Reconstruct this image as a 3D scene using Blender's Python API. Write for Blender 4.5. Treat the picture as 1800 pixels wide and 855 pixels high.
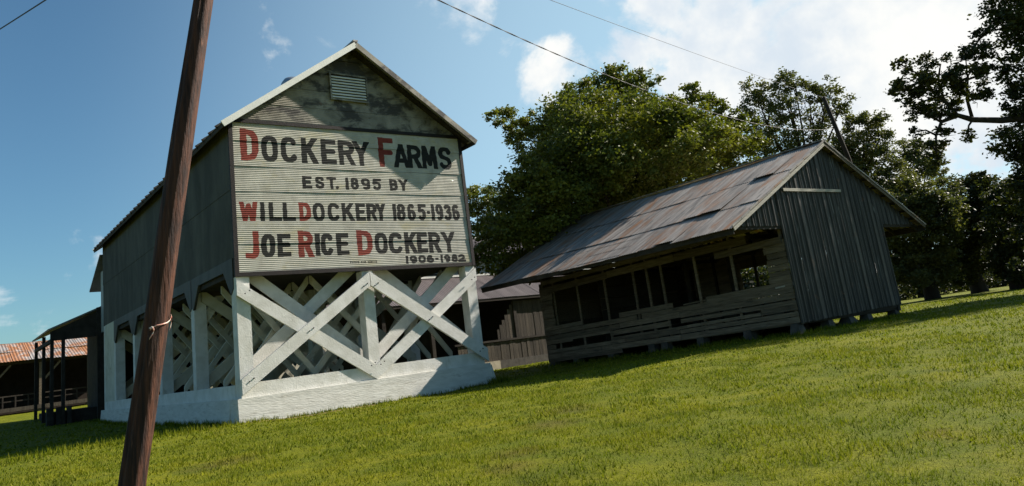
import bpy, math, random
import numpy as np
from mathutils import Vector, Matrix
for _o in list(bpy.data.objects): bpy.data.objects.remove(_o)
SC = bpy.context.scene
COL = SC.collection
random.seed(7); rng = np.random.default_rng(7)

# ---------------------------------------------------------------- camera
cam = bpy.data.cameras.new('camera'); camo = bpy.data.objects.new('camera', cam); COL.objects.link(camo)
Rv = Vector((0.79125079, -0.59799459, -0.12776801)); Uv = Vector((-0.03388029, -0.25149617, 0.96726511)); Fv = Vector((0.61055247, 0.76102047, 0.21925678))
CAMP = Vector((-6.65876, -20.69277, 0.975))
mw = Matrix((Rv, Uv, -Fv)).transposed().to_4x4(); mw.translation = CAMP
camo.matrix_world = mw
cam.sensor_width = 36.0; cam.lens = 1329.67/1800*36; cam.shift_y = -119.41/1800
cam.clip_start = 0.1; cam.clip_end = 3000
SC.camera = camo
# ---------------------------------------------------------------- light
SUN = Vector((0.785, -0.20, 0.590)).normalized()
EXPOSURE = 1.12
SC.view_settings.view_transform = 'Standard'; SC.view_settings.look = 'None'
SC.view_settings.exposure = EXPOSURE; SC.view_settings.gamma = 1.0
sl = bpy.data.lights.new('sun', 'SUN'); sl.energy = 5.0; sl.angle = math.radians(0.53); sl.color = (1.0, 0.915, 0.81)
so = bpy.data.objects.new('sun', sl); COL.objects.link(so); so.rotation_euler = SUN.to_track_quat('Z', 'Y').to_euler(); so.location = (30, -10, 30)
W = bpy.data.worlds.new("World"); SC.world = W; W.use_nodes = True
SC.cycles.use_denoising = True
SC.cycles.max_bounces = 6; SC.cycles.transparent_max_bounces = 8

def nd(nt, typ, **kw):
    n = nt.nodes.new(typ)
    for k, v in kw.items(): setattr(n, k, v)
    return n
def setin(n, **kw):
    for k, v in kw.items():
        n.inputs[k.replace('_', ' ')].default_value = v
def math_(nt, op, a, b=None, c=None, clamp=False):
    n = nt.nodes.new('ShaderNodeMath'); n.operation = op; n.use_clamp = clamp
    for i, v in enumerate((a, b, c)):
        if v is None: continue
        if isinstance(v, (int, float)): n.inputs[i].default_value = v
        else: nt.links.new(v, n.inputs[i])
    return n.outputs[0]
def mix_(nt, fac, a, b, mode='MIX'):
    n = nt.nodes.new('ShaderNodeMix'); n.data_type = 'RGBA'; n.blend_type = mode
    for s, v in ((n.inputs[0], fac), (n.inputs[6], a), (n.inputs[7], b)):
        if isinstance(v, (int, float)): s.default_value = v
        elif isinstance(v, (tuple, list)): s.default_value = (*v[:3], 1)
        else: nt.links.new(v, s)
    return n.outputs[2]
def ramp_(nt, fac, lo, hi):
    n = nt.nodes.new('ShaderNodeMapRange'); n.interpolation_type = 'SMOOTHSTEP'; n.clamp = True
    nt.links.new(fac, n.inputs[0]); n.inputs[1].default_value = lo; n.inputs[2].default_value = hi
    return n.outputs[0]
def noise_(nt, vec, scale, detail=4, rough=.55, dist=0):
    n = nt.nodes.new('ShaderNodeTexNoise'); n.inputs['Scale'].default_value = scale
    n.inputs['Detail'].default_value = detail; n.inputs['Roughness'].default_value = rough; n.inputs['Distortion'].default_value = dist
    if vec is not None: nt.links.new(vec, n.inputs['Vector'])
    return n.outputs[0]
def mapping_(nt, vec, scale=(1, 1, 1), loc=(0, 0, 0), rot=(0, 0, 0)):
    n = nt.nodes.new('ShaderNodeMapping'); n.inputs['Scale'].default_value = scale; n.inputs['Location'].default_value = loc; n.inputs['Rotation'].default_value = rot
    nt.links.new(vec, n.inputs['Vector']); return n.outputs[0]

# sky: Nishita plus drifting cumulus and thin cloud, denser towards the sun side
nt = W.node_tree; nt.nodes.clear()
wo = nd(nt, 'ShaderNodeOutputWorld'); bg = nd(nt, 'ShaderNodeBackground')
sky = nd(nt, 'ShaderNodeTexSky', sky_type='NISHITA', sun_disc=False)
sky.sun_elevation = math.asin(SUN.z); sky.sun_rotation = math.atan2(SUN.x, SUN.y)
sky.air_density = 1.0; sky.dust_density = 0.8; sky.ozone_density = 2.0; sky.altitude = 0
SKY_STR = 0.050
tc = nd(nt, 'ShaderNodeTexCoord'); D = tc.outputs['Generated']
sep = nd(nt, 'ShaderNodeSeparateXYZ'); nt.links.new(D, sep.inputs[0])
den = math_(nt, 'ADD', math_(nt, 'MAXIMUM', sep.outputs[2], 0.0), 0.16)
cmb = nd(nt, 'ShaderNodeCombineXYZ')
nt.links.new(math_(nt, 'DIVIDE', sep.outputs[0], den), cmb.inputs[0]); nt.links.new(math_(nt, 'DIVIDE', sep.outputs[1], den), cmb.inputs[1])
P = cmb.outputs[0]
n1 = noise_(nt, mapping_(nt, P, loc=(3.1, 1.7, 0)), 1.5, 7, .58, .25)
n2 = noise_(nt, mapping_(nt, D, loc=(1.3, 0.2, 5)), 7.0, 8, .58, .35)
def dot_(v):
    n = nt.nodes.new('ShaderNodeVectorMath'); n.operation = 'DOT_PRODUCT'; nt.links.new(D, n.inputs[0]); n.inputs[1].default_value = v; return n.outputs['Value']
# broad bank of cloud on the sunward side
bank = ramp_(nt, dot_(Vector((0.93, 0.28, 0.22)).normalized()), 0.80, 1.0)
cov = math_(nt, 'MULTIPLY', bank, 0.19)
for v, lo, hi, s in (((0.528, 0.728, 0.437), .9960, 1.0, .16), ((0.629, 0.696, 0.348), .9970, 1.0, .13), ((0.75, 0.553, 0.362), .994, 1.0, .15), ((0.79, 0.538, 0.293), .9970, 1.0, .1),
                     ((0.849, 0.427, 0.31), .99, 1.0, .16), ((0.89, 0.387, 0.241), .99, 1.0, .14), ((0.911, 0.294, 0.291), .985, 1.0, .16),
                     ((0.079, 0.99, 0.114), .997, 1.0, .16), ((0.14, 0.976, 0.17), .9985, 1.0, .14), ((0.108, 0.971, 0.215), .9985, 1.0, .12)):
    cov = math_(nt, 'ADD', cov, math_(nt, 'MULTIPLY', ramp_(nt, dot_(Vector(v).normalized()), lo, hi), s))
dens = math_(nt, 'ADD', math_(nt, 'ADD', math_(nt, 'MULTIPLY', n1, 0.60), math_(nt, 'MULTIPLY', n2, 1.05)), math_(nt, 'MULTIPLY', cov, 1.35))
cl = ramp_(nt, dens, 1.045, 1.21)
haze = math_(nt, 'MULTIPLY', ramp_(nt, dot_(Vector((0.93, 0.28, 0.1)).normalized()), 0.38, 1.02), 0.62)
n3 = noise_(nt, mapping_(nt, D, loc=(5, 2, 1)), 7.0, 5, .6, 0)
hzc = (0.31, 0.43, 0.485)
ccol = mix_(nt, ramp_(nt, n3, .35, .65), (0.33, 0.37, 0.41), (0.47, 0.47, 0.455))
skc = mix_(nt, 1.0, sky.outputs[0], (SKY_STR*0.72, SKY_STR*1.03, SKY_STR*1.08), 'MULTIPLY')
nt.links.new(mix_(nt, cl, mix_(nt, haze, skc, hzc), ccol), bg.inputs[0]); bg.inputs[1].default_value = 1.0
nt.links.new(bg.outputs[0], wo.inputs[0])

# ---------------------------------------------------------------- materials
def mat(name, c1, c2, scale=3.0, stretch=(1, 1, 1), rough=.8, bump=.3, bumpscale=30, metal=0.0, c3=None, t3=(.55, .7), s3=1.2, stretch3=(1, 1, 1), coord='world', rand=.0, spec=.3, rust=None, detail=5):
    m = bpy.data.materials.new(name); m.use_nodes = True; nt = m.node_tree
    b = nt.nodes['Principled BSDF']; b.inputs['Roughness'].default_value = rough; b.inputs['Metallic'].default_value = metal
    b.inputs['Specular IOR Level'].default_value = spec
    if coord == 'world': v = nd(nt, 'ShaderNodeNewGeometry').outputs['Position']
    else: v = nd(nt, 'ShaderNodeTexCoord').outputs['Object']
    oi = nd(nt, 'ShaderNodeObjectInfo')
    if coord == 'object':
        add = nt.nodes.new('ShaderNodeVectorMath'); add.operation = 'ADD'; nt.links.new(v, add.inputs[0])
        mul = math_(nt, 'MULTIPLY', oi.outputs['Random'], 37.0)
        cc = nd(nt, 'ShaderNodeCombineXYZ'); [nt.links.new(mul, cc.inputs[i]) for i in range(3)]; nt.links.new(cc.outputs[0], add.inputs[1]); v = add.outputs[0]
    f = ramp_(nt, noise_(nt, mapping_(nt, v, stretch), scale, detail, .6, .3), .3, .7)
    c = mix_(nt, f, c1, c2)
    if c3: c = mix_(nt, ramp_(nt, noise_(nt, mapping_(nt, v, stretch3, loc=(9, 4, 2)), s3, 6, .65, .4), *t3), c, c3)
    if rust: c = mix_(nt, ramp_(nt, math_(nt, 'ADD', noise_(nt, mapping_(nt, v, rust.get('st', (1, 1, 1)), loc=(2, 7, 5)), rust['s'], 6, .65, .5), math_(nt, 'MULTIPLY', oi.outputs['Random'], rust.get('r', .1))), *rust['t']), c, rust['c'])
    if rand:
        k = math_(nt, 'MULTIPLY_ADD', oi.outputs['Random'], 2*rand, 1-rand)
        hs = nd(nt, 'ShaderNodeHueSaturation'); nt.links.new(k, hs.inputs['Value']); nt.links.new(c, hs.inputs['Color']); c = hs.outputs[0]
    nt.links.new(c, b.inputs['Base Color'])
    if bump:
        bp = nd(nt, 'ShaderNodeBump'); bp.inputs['Strength'].default_value = bump; bp.inputs['Distance'].default_value = .02
        nt.links.new(noise_(nt, mapping_(nt, v, stretch), bumpscale, 4, .6), bp.inputs['Height']); nt.links.new(bp.outputs[0], b.inputs['Normal'])
    return m
M = {}
M['white_paint'] = mat('white_paint', (.50, .49, .44), (.62, .61, .57), 2.5, rough=.7, bump=.45, bumpscale=25, c3=(.36, .33, .26), t3=(.60, .80), s3=3.0, stretch3=(1, 1, .35), rand=.05, rust=dict(c=(.22, .17, .11), s=11, t=(.68, .74), r=.0, st=(1, 1, .6)))
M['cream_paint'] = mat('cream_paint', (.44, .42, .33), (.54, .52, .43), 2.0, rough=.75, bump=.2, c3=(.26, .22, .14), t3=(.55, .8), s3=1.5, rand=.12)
M['plinth'] = mat('plinth_concrete', (.48, .47, .42), (.58, .57, .52), 3.0, stretch=(.7, .7, 3.2), rough=.85, bump=.6, bumpscale=9, c3=(.36, .34, .29), t3=(.56, .70), s3=4, stretch3=(.5, .5, 3.5), rust=dict(c=(.25, .22, .17), s=9, t=(.66, .72), r=.0, st=(.5, .5, 2)))
M['fascia'] = mat('fascia_paint', (.60, .60, .55), (.70, .69, .63), 3, rough=.6, bump=.15, c3=(.35, .33, .28), t3=(.62, .8), s3=3)
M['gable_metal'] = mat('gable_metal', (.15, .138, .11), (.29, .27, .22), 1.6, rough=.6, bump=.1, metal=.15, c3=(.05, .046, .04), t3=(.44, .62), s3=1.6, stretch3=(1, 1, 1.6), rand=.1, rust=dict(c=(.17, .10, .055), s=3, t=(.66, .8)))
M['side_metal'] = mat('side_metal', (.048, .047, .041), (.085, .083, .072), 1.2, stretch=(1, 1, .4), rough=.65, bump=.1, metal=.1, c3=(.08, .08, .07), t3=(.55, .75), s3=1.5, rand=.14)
M['dark_trim'] = mat('dark_trim', (.007, .005, .0045), (.014, .009, .008), 4, rough=.7, bump=.3)
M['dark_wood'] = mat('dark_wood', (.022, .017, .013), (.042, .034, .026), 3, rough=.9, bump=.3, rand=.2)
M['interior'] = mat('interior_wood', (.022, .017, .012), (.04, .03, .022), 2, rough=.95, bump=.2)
M['roof_grey'] = mat('roof_grey', (.17, .165, .16), (.26, .25, .24), 2, rough=.55, metal=.3, bump=.1, rand=.1)
M['galv'] = mat('galvanised', (.30, .34, .38), (.42, .46, .50), 3, rough=.4, metal=.7, bump=.05)
M['roof_rust'] = mat('weathered_roof_metal', (.155, .135, .118), (.33, .295, .26), 2.0, stretch=(.3, 3.2, .3), rough=.46, metal=.35, bump=.25, bumpscale=12, c3=(.10, .09, .08), t3=(.52, .72), s3=2.2, stretch3=(.3, 2.6, .3), rand=.08, rust=dict(c=(.23, .115, .055), s=1.3, t=(.49, .72), r=.05, st=(.4, 1.9, .4)))
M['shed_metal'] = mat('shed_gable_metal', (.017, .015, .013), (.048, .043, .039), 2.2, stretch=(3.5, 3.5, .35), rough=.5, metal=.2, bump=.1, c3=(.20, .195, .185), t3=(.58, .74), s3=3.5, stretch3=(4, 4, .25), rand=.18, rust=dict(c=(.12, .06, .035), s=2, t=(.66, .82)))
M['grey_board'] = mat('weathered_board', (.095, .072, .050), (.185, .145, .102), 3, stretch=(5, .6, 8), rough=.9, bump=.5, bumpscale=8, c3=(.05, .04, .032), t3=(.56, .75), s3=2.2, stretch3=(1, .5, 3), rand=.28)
M['pale_board'] = mat('pale_board', (.27, .25, .21), (.38, .36, .31), 3, stretch=(1, 5, 8), rough=.9, bump=.4, c3=(.14, .12, .1), t3=(.6, .8))
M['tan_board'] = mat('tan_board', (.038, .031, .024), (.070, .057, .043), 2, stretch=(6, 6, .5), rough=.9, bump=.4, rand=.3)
M['annex_roof'] = mat('annex_roof_metal', (.095, .080, .080), (.135, .115, .115), 1.5, stretch=(1.8, .4, .4), rough=.6, metal=.15, bump=.1, rand=.1)
M['annex_wall'] = mat('annex_wall', (.24, .27, .27), (.34, .37, .36), 2, stretch=(5, 5, .5), rough=.7, rand=.1)
M['far_rust'] = mat('far_barn_roof', (.22, .20, .185), (.33, .30, .28), 1.0, stretch=(1, .4, .4), rough=.55, metal=.1, bump=.05, rand=.14, rust=dict(c=(.26, .115, .05), s=.9, t=(.50, .66), r=.16, st=(1.2, .8, .8)))
M['concrete'] = mat('concrete', (.30, .26, .20), (.42, .36, .28), 3, rough=.9, bump=.4)
M['pier'] = mat('pier_concrete', (.05, .045, .04), (.09, .08, .07), 4, rough=.95, bump=.5)
M['bark'] = mat('bark', (.020, .016, .013), (.042, .034, .027), 5, stretch=(1, 1, .3), rough=.95, bump=.7, bumpscale=12)
M['pole'] = mat('pole_wood', (.012, .005, .0035), (.080, .028, .013), 9, stretch=(2.2, 2.2, .12), rough=.75, bump=.9, bumpscale=22, c3=(.17, .078, .045), t3=(.60, .76), s3=7, stretch3=(2.6, 2.6, .14), detail=7)
M['wire'] = mat('wire_sheath', (.025, .022, .022), (.04, .036, .036), 5, rough=.6, bump=0)
M['ribbon'] = mat('marking_tape', (.50, .17, .12), (.58, .34, .28), 25, rough=.4, bump=0, c3=(.55, .48, .40), t3=(.5, .6), s3=30)
M['nail'] = mat('steel', (.3, .28, .26), (.4, .38, .36), 9, rough=.4, metal=.8, bump=0)
M['glass'] = mat('dark_glass', (.015, .017, .018), (.03, .032, .034), 2, rough=.12, bump=0, spec=.5)
M['house_paint'] = mat('pale_house_paint', (.55, .55, .54), (.62, .62, .6), 2, rough=.7, bump=0)
def leafmat(name, c1, c2, c3):
    m = bpy.data.materials.new(name); m.use_nodes = True; nt = m.node_tree; nt.nodes.clear()
    out = nd(nt, 'ShaderNodeOutputMaterial')
    at = nd(nt, 'ShaderNodeAttribute', attribute_name='rnd')
    pos = nd(nt, 'ShaderNodeNewGeometry').outputs['Position']
    c = mix_(nt, at.outputs['Fac'], c1, c2); c = mix_(nt, ramp_(nt, noise_(nt, pos, .55, 3), .40, .68), c, c3)
    pb = nd(nt, 'ShaderNodeBsdfPrincipled'); pb.inputs['Roughness'].default_value = .55; pb.inputs['Specular IOR Level'].default_value = .25
    nt.links.new(c, pb.inputs['Base Color'])
    tr = nd(nt, 'ShaderNodeBsdfTranslucent'); c2_ = mix_(nt, 1.0, c, (1.25, 1.35, .5), 'MULTIPLY'); nt.links.new(c2_, tr.inputs[0])
    mx = nd(nt, 'ShaderNodeMixShader'); mx.inputs[0].default_value = .28
    nt.links.new(pb.outputs[0], mx.inputs[1]); nt.links.new(tr.outputs[0], mx.inputs[2]); nt.links.new(mx.outputs[0], out.inputs[0])
    return m
M['leaf_green'] = leafmat('leaf_green', (.050, .066, .012), (.120, .135, .022), (.155, .160, .022))
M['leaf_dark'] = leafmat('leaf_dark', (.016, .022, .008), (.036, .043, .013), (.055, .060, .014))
M['leaf_olive'] = leafmat('leaf_olive', (.050, .060, .024), (.10, .11, .042), (.12, .12, .04))
def wear_(nt, pos, c):
    # scuffed, browned places in the turf
    for (x, y, r_) in WEAR:
        vm = nt.nodes.new('ShaderNodeVectorMath'); vm.operation = 'DISTANCE'; nt.links.new(pos, vm.inputs[0]); vm.inputs[1].default_value = (x, y, -.3)
        d = math_(nt, 'ADD', vm.outputs['Value'], math_(nt, 'MULTIPLY', noise_(nt, pos, 3.0, 5, .7), r_*1.6))
        m = nd(nt, 'ShaderNodeMapRange'); m.clamp = True; nt.links.new(d, m.inputs[0]); m.inputs[1].default_value = r_*1.9; m.inputs[2].default_value = r_*1.0; m.inputs[3].default_value = 0; m.inputs[4].default_value = .6
        c = mix_(nt, m.outputs[0], c, (.105, .075, .022))
    return c
WEAR = [(-1.9, -14.1, .40), (-1.35, -13.5, .45), (.3, -12.2, .55), (1.3, -11.4, .6), (-3.2, -9.0, .7)]
def grassmat(name, blades):
    m = bpy.data.materials.new(name); m.use_nodes = True; nt = m.node_tree
    b = nt.nodes['Principled BSDF']; b.inputs['Roughness'].default_value = .85; b.inputs['Specular IOR Level'].default_value = .08
    pos = nd(nt, 'ShaderNodeNewGeometry').outputs['Position']
    big = ramp_(nt, noise_(nt, pos, .30, 5, .6, .3), .36, .64); med = ramp_(nt, noise_(nt, pos, 1.6, 5, .65), .35, .65); fine = ramp_(nt, noise_(nt, pos, 22, 4, .7), .3, .7)
    c = mix_(nt, big, (.136, .152, .006), (.186, .188, .009)); c = mix_(nt, med, c, (.102, .128, .007))
    patch = ramp_(nt, noise_(nt, mapping_(nt, pos, loc=(4.4, 8.2, 0)), .9, 6, .7, .5), .62, .86)
    c = mix_(nt, math_(nt, 'MULTIPLY', patch, .85), c, (.12, .072, .020))
    c = wear_(nt, pos, c)
    drift = ramp_(nt, noise_(nt, mapping_(nt, pos, (1, .35, 1), loc=(1.4, 5.2, 0), rot=(0, 0, .6)), .55, 6, .7, .8), .55, .70); c = mix_(nt, math_(nt, 'MULTIPLY', drift, .55), c, (.060, .078, .008))
    if blades:
        at = nd(nt, 'ShaderNodeAttribute', attribute_name='rnd'); c = mix_(nt, ramp_(nt, at.outputs['Fac'], .55, 1.0), c, (.25, .235, .045)); c = mix_(nt, ramp_(nt, at.outputs['Fac'], .35, .0), c, (.030, .050, .006))
        tr = nd(nt, 'ShaderNodeBsdfTranslucent'); nt.links.new(mix_(nt, 1.0, c, (1.1, 1.2, .6), 'MULTIPLY'), tr.inputs[0])
        mx = nd(nt, 'ShaderNodeMixShader'); mx.inputs[0].default_value = .35
        nt.links.new(b.outputs[0], mx.inputs[1]); nt.links.new(tr.outputs[0], mx.inputs[2]); nt.links.new(mx.outputs[0], nt.nodes['Material Output'].inputs[0])
    else:
        c = mix_(nt, math_(nt, 'MULTIPLY', fine, .5), c, (.06, .062, .010))
        bp = nd(nt, 'ShaderNodeBump'); bp.inputs['Strength'].default_value = .9; bp.inputs['Distance'].default_value = .05
        nt.links.new(noise_(nt, pos, 30, 5, .7), bp.inputs['Height']); nt.links.new(bp.outputs[0], b.inputs['Normal'])
    nt.links.new(c, b.inputs['Base Color'])
    return m
M['lawn'] = grassmat('lawn', False); M['blades'] = grassmat('grass_blades', True)
M['soil'] = mat('bare_soil', (.17, .115, .05), (.13, .105, .03), 6, rough=.95, bump=.6)

# ---------------------------------------------------------------- helpers
def link(o, parent=None):
    COL.objects.link(o)
    if parent is not None: o.parent = parent
    return o
def mesh_obj(name, verts, faces, m, parent=None, smooth=False):
    me = bpy.data.meshes.new(name); me.from_pydata([tuple(v) for v in verts], [], [tuple(f) for f in faces]); me.update()
    if m: me.materials.append(m)
    if smooth: me.polygons.foreach_set('use_smooth', [True]*len(me.polygons))
    return link(bpy.data.objects.new(name, me), parent)
def thing(name, label, cat, loc=(0, 0, 0), group=None):
    o = bpy.data.objects.new(name, None); o.empty_display_size = .3; COL.objects.link(o); o.location = loc
    o['label'] = label; o['category'] = cat
    if group: o['group'] = group
    return o
_cube = {}
CV = [(x, y, z) for x in (-.5, .5) for y in (-.5, .5) for z in (-.5, .5)]
CF = [(0, 1, 3, 2), (4, 6, 7, 5), (0, 4, 5, 1), (2, 3, 7, 6), (0, 2, 6, 4), (1, 5, 7, 3)]
def box(name, parent, lo, hi, m, rot=None):
    """box between two corners (coordinates of the world; parents stand at identity rotation)"""
    key = m.name
    if key not in _cube:
        me = bpy.data.meshes.new('block_' + key); me.from_pydata(CV, [], CF); me.materials.append(m); _cube[key] = me
    o = bpy.data.objects.new(name, _cube[key]); link(o, parent)
    c = Vector([(a+b)/2 for a, b in zip(lo, hi)])
    if parent is not None: c -= parent.matrix_world.translation if False else Vector(base_of(parent))
    o.location = c; o.scale = [abs(b-a) for a, b in zip(lo, hi)]
    if rot: o.rotation_euler = rot
    return o
def base_of(p):
    v = Vector((0, 0, 0))
    while p is not None: v = v + Vector(p.location) if p.type == 'EMPTY' else v; p = p.parent
    return tuple(v)
def prism(name, parent, poly, axis, a, b, m):
    """extrude a polygon: axis 'y' -> poly in (x,z); axis 'x' -> poly in (y,z); axis 'z' -> poly in (x,y)"""
    n = len(poly); off = Vector(base_of(parent)) if parent else Vector((0, 0, 0))
    def P3(u, v, t): return Vector({'y': (u, t, v), 'x': (t, u, v), 'z': (u, v, t)}[axis]) - off
    vs = [P3(u, v, a) for u, v in poly] + [P3(u, v, b) for u, v in poly]
    fs = [tuple(range(n)), tuple(range(2*n-1, n-1, -1))] + [(i, i+n, (i+1) % n+n, (i+1) % n) for i in range(n)]
    o = mesh_obj(name, vs, fs, m, parent)
    import bmesh
    bm = bmesh.new(); bm.from_mesh(o.data); bmesh.ops.recalc_face_normals(bm, faces=bm.faces); bm.to_mesh(o.data); bm.free()
    return o
def board(name, parent, p0, p1, w, t, nrm, m):
    """straight board from p0 to p1, width w across, thickness t along nrm"""
    p0, p1, nrm = Vector(p0), Vector(p1), Vector(nrm).normalized()
    d = (p1-p0); L = d.length; d.normalize(); s = d.cross(nrm).normalized(); nn = s.cross(d)
    key = m.name
    if key not in _cube:
        me = bpy.data.meshes.new('block_' + key); me.from_pydata(CV, [], CF); me.materials.append(m); _cube[key] = me
    o = bpy.data.objects.new(name, _cube[key]); link(o, parent)
    mt = Matrix((d*L, s*w, nn*t)).transposed().to_4x4(); mt.translation = (p0+p1)/2 - (Vector(base_of(parent)) if parent else Vector())
    o.matrix_local = mt
    return o
def corr(name, parent, O, U, V, w, h, period, amp, m, thick=.012, prof='sine', jitter=0):
    """corrugated sheet: corners O, O+U*w, ...; ribs run along V, relief along U x V"""
    O, U, V = Vector(O), Vector(U).normalized(), Vector(V).normalized(); N = U.cross(V)
    off = Vector(base_of(parent)) if parent else Vector()
    k = 4 if prof == 'sine' else 6
    n = max(2, int(round(w/period*k))); vs = []; fs = []
    for i in range(n+1):
        u = w*i/n; ph = (u/period) % 1.0
        if prof == 'sine': hh = amp*math.cos(2*math.pi*ph)
        else: hh = amp if (ph < .12 or ph > .88) else (amp*.35 if ph < .2 or ph > .8 else 0)
        for v in (0, h):
            base = O + U*u + V*v - off
            vs.append(base + N*hh)
    for i in range(n): fs.append((2*i, 2*i+2, 2*i+3, 2*i+1))
    o = mesh_obj(name, vs, fs, m, parent)
    if thick:
        md = o.modifiers.new('t', 'SOLIDIFY'); md.thickness = thick; md.offset = -1
    return o
def tube(path, radii, sides=8, jit=0):
    vs = []; fs = []; path = [Vector(p) for p in path]; prev = None
    for i, p in enumerate(path):
        d = (path[min(i+1, len(path)-1)] - path[max(i-1, 0)]).normalized()
        if prev is None: a = d.orthogonal().normalized()
        else: a = (prev - d*prev.dot(d)).normalized()
        prev = a; b = d.cross(a)
        for k in range(sides):
            an = 2*math.pi*k/sides; r = radii[i]*(1+random.uniform(-jit, jit)); vs.append(p + (a*math.cos(an) + b*math.sin(an))*r)
    for i in range(len(path)-1):
        for k in range(sides):
            fs.append((i*sides+k, i*sides+(k+1) % sides, (i+1)*sides+(k+1) % sides, (i+1)*sides+k))
    fs.append(tuple(range(sides-1, -1, -1))); fs.append(tuple(len(vs)-sides+k for k in range(sides)))
    return vs, fs

# ---------------------------------------------------------------- terrain
TP = np.array([(-6.7, -20.7, -.5), (-4.7, -11.6, -.14), (0, -.3, -.03), (7.8, 0, -.2), (4, 0, -.12), (-1, 10, -.02), (0, 19, .05), (12, -9.5, .3), (17.4, -9, .33), (12, -4, .24), (12, 1.7, .12), (17, 1.7, .2), (16, 14, -.1), (22, 14, -.12),
    (0, 36, .85), (-20, 36, .8), (-12, 10, .02), (-12, 2, -.05), (-14, -12, -.2), (45, 2, .45), (60, -8, .6), (100, 20, .8), (3, -15, -.15), (8, -14, .12), (25, -12, .38), (32, -8, .42), (15, -25, -.1), (0, -35, -.8), (-40, -20, -.4), (30, 40, .6), (0, 100, 1.0), (120, 120, 1.0), (200, -50, 1.0), (-120, 60, .8), (-100, -100, -.8), (100, -100, 0), (300, 200, 1.0), (0, 400, 1.0), (500, 0, 1.0), (20, -40, -.4)])
def _kern(X, Y, TPv, vals):
    out = np.zeros(X.shape); 
    d2 = (X[..., None]-TPv[:, 0])**2 + (Y[..., None]-TPv[:, 1])**2
    sg = TPv[:, 3]
    w = np.exp(-d2/(2*sg**2)) + 1e-4*(sg/6)**2/(1+d2/sg**2)
    return (w*vals).sum(-1)/w.sum(-1)
_sg = np.array([np.sort(np.hypot(TP[:, 0]-p[0], TP[:, 1]-p[1]))[2]*.55+1.5 for p in TP])
TPv = np.column_stack([TP, _sg]); _layers = []; _res = TP[:, 2].copy()
for _ in range(5):
    _layers.append(_res.copy()); _res = _res - _kern(TP[:, 0], TP[:, 1], TPv, _res)
def gz(x, y):
    x = np.asarray(x, float); y = np.asarray(y, float)
    z = sum(_kern(x, y, TPv, l) for l in _layers)
    return z + .018*np.sin(x*1.3+.6*y)*np.sin(y*.9-.4*x) + .012*np.sin(x*2.9-1.7*y)
def g1(x, y): return float(gz(x, y))
def axisgrid(c, near, far, step):
    a = [0.0]
    s = step
    while a[-1] < far:
        a.append(a[-1]+s)
        if a[-1] > near: s *= 1.13
    a = np.array(a); return np.concatenate([c-a[:0:-1], c+a])
gx = axisgrid(5, 22, 900, .45); gy = axisgrid(-8, 16, 900, .45)
X, Y = np.meshgrid(gx, gy, indexing='ij'); Z = np.vstack([gz(X[i], Y[i])[None] for i in range(X.shape[0])])
nx, ny = X.shape; idx = np.arange(nx*ny).reshape(nx, ny)
F = np.stack([idx[:-1, :-1], idx[1:, :-1], idx[1:, 1:], idx[:-1, 1:]], -1).reshape(-1, 4)
def fast_mesh(name, V, Fq, m, parent=None, rnd=None, smooth=False):
    me = bpy.data.meshes.new(name); k = Fq.shape[1]
    me.vertices.add(len(V)); me.vertices.foreach_set('co', np.ascontiguousarray(V, dtype=np.float32).ravel())
    me.loops.add(Fq.size); me.loops.foreach_set('vertex_index', np.ascontiguousarray(Fq, dtype=np.int32).ravel())
    me.polygons.add(len(Fq)); me.polygons.foreach_set('loop_start', np.arange(0, Fq.size, k, dtype=np.int32))
    me.polygons.foreach_set('loop_total', np.full(len(Fq), k, dtype=np.int32))
    if rnd is not None:
        a = me.attributes.new('rnd', 'FLOAT', 'FACE'); a.data.foreach_set('value', rnd.astype(np.float32))
    me.update(calc_edges=True); me.validate()
    me.materials.append(m)
    me.polygons.foreach_set('use_smooth', np.full(len(Fq), smooth))
    return link(bpy.data.objects.new(name, me), parent)
ground = fast_mesh('lawn', np.column_stack([X.ravel(), Y.ravel(), Z.ravel()]), F, M['lawn'], smooth=True); ground['kind'] = 'structure'

# worn soil strips that lie on the lawn
def soil_patch(pts, lift=.006):
    vs = []; fs = []
    for i, (x0, y0, w0) in enumerate(pts):
        for s in (-1, 0, 1): 
            x, y = x0, y0 + s*w0; vs.append((x, y, g1(x, y)+lift+(.008 if s == 0 else -.012)))
    for i in range(len(pts)-1):
        for s in (0, 1): fs.append((3*i+s, 3*i+3+s, 3*i+4+s, 3*i+1+s))
    return vs, fs
sv, sf = soil_patch([(.0+.35*k, -.62-.06*math.sin(k*1.3), (.28+.10*math.sin(k*2.1))*(1 if 0 < k < 9 else .05)) for k in range(0, 11)])
o = mesh_obj('bare_soil', sv, sf, M['soil'], smooth=True); o['kind'] = 'structure'

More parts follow.
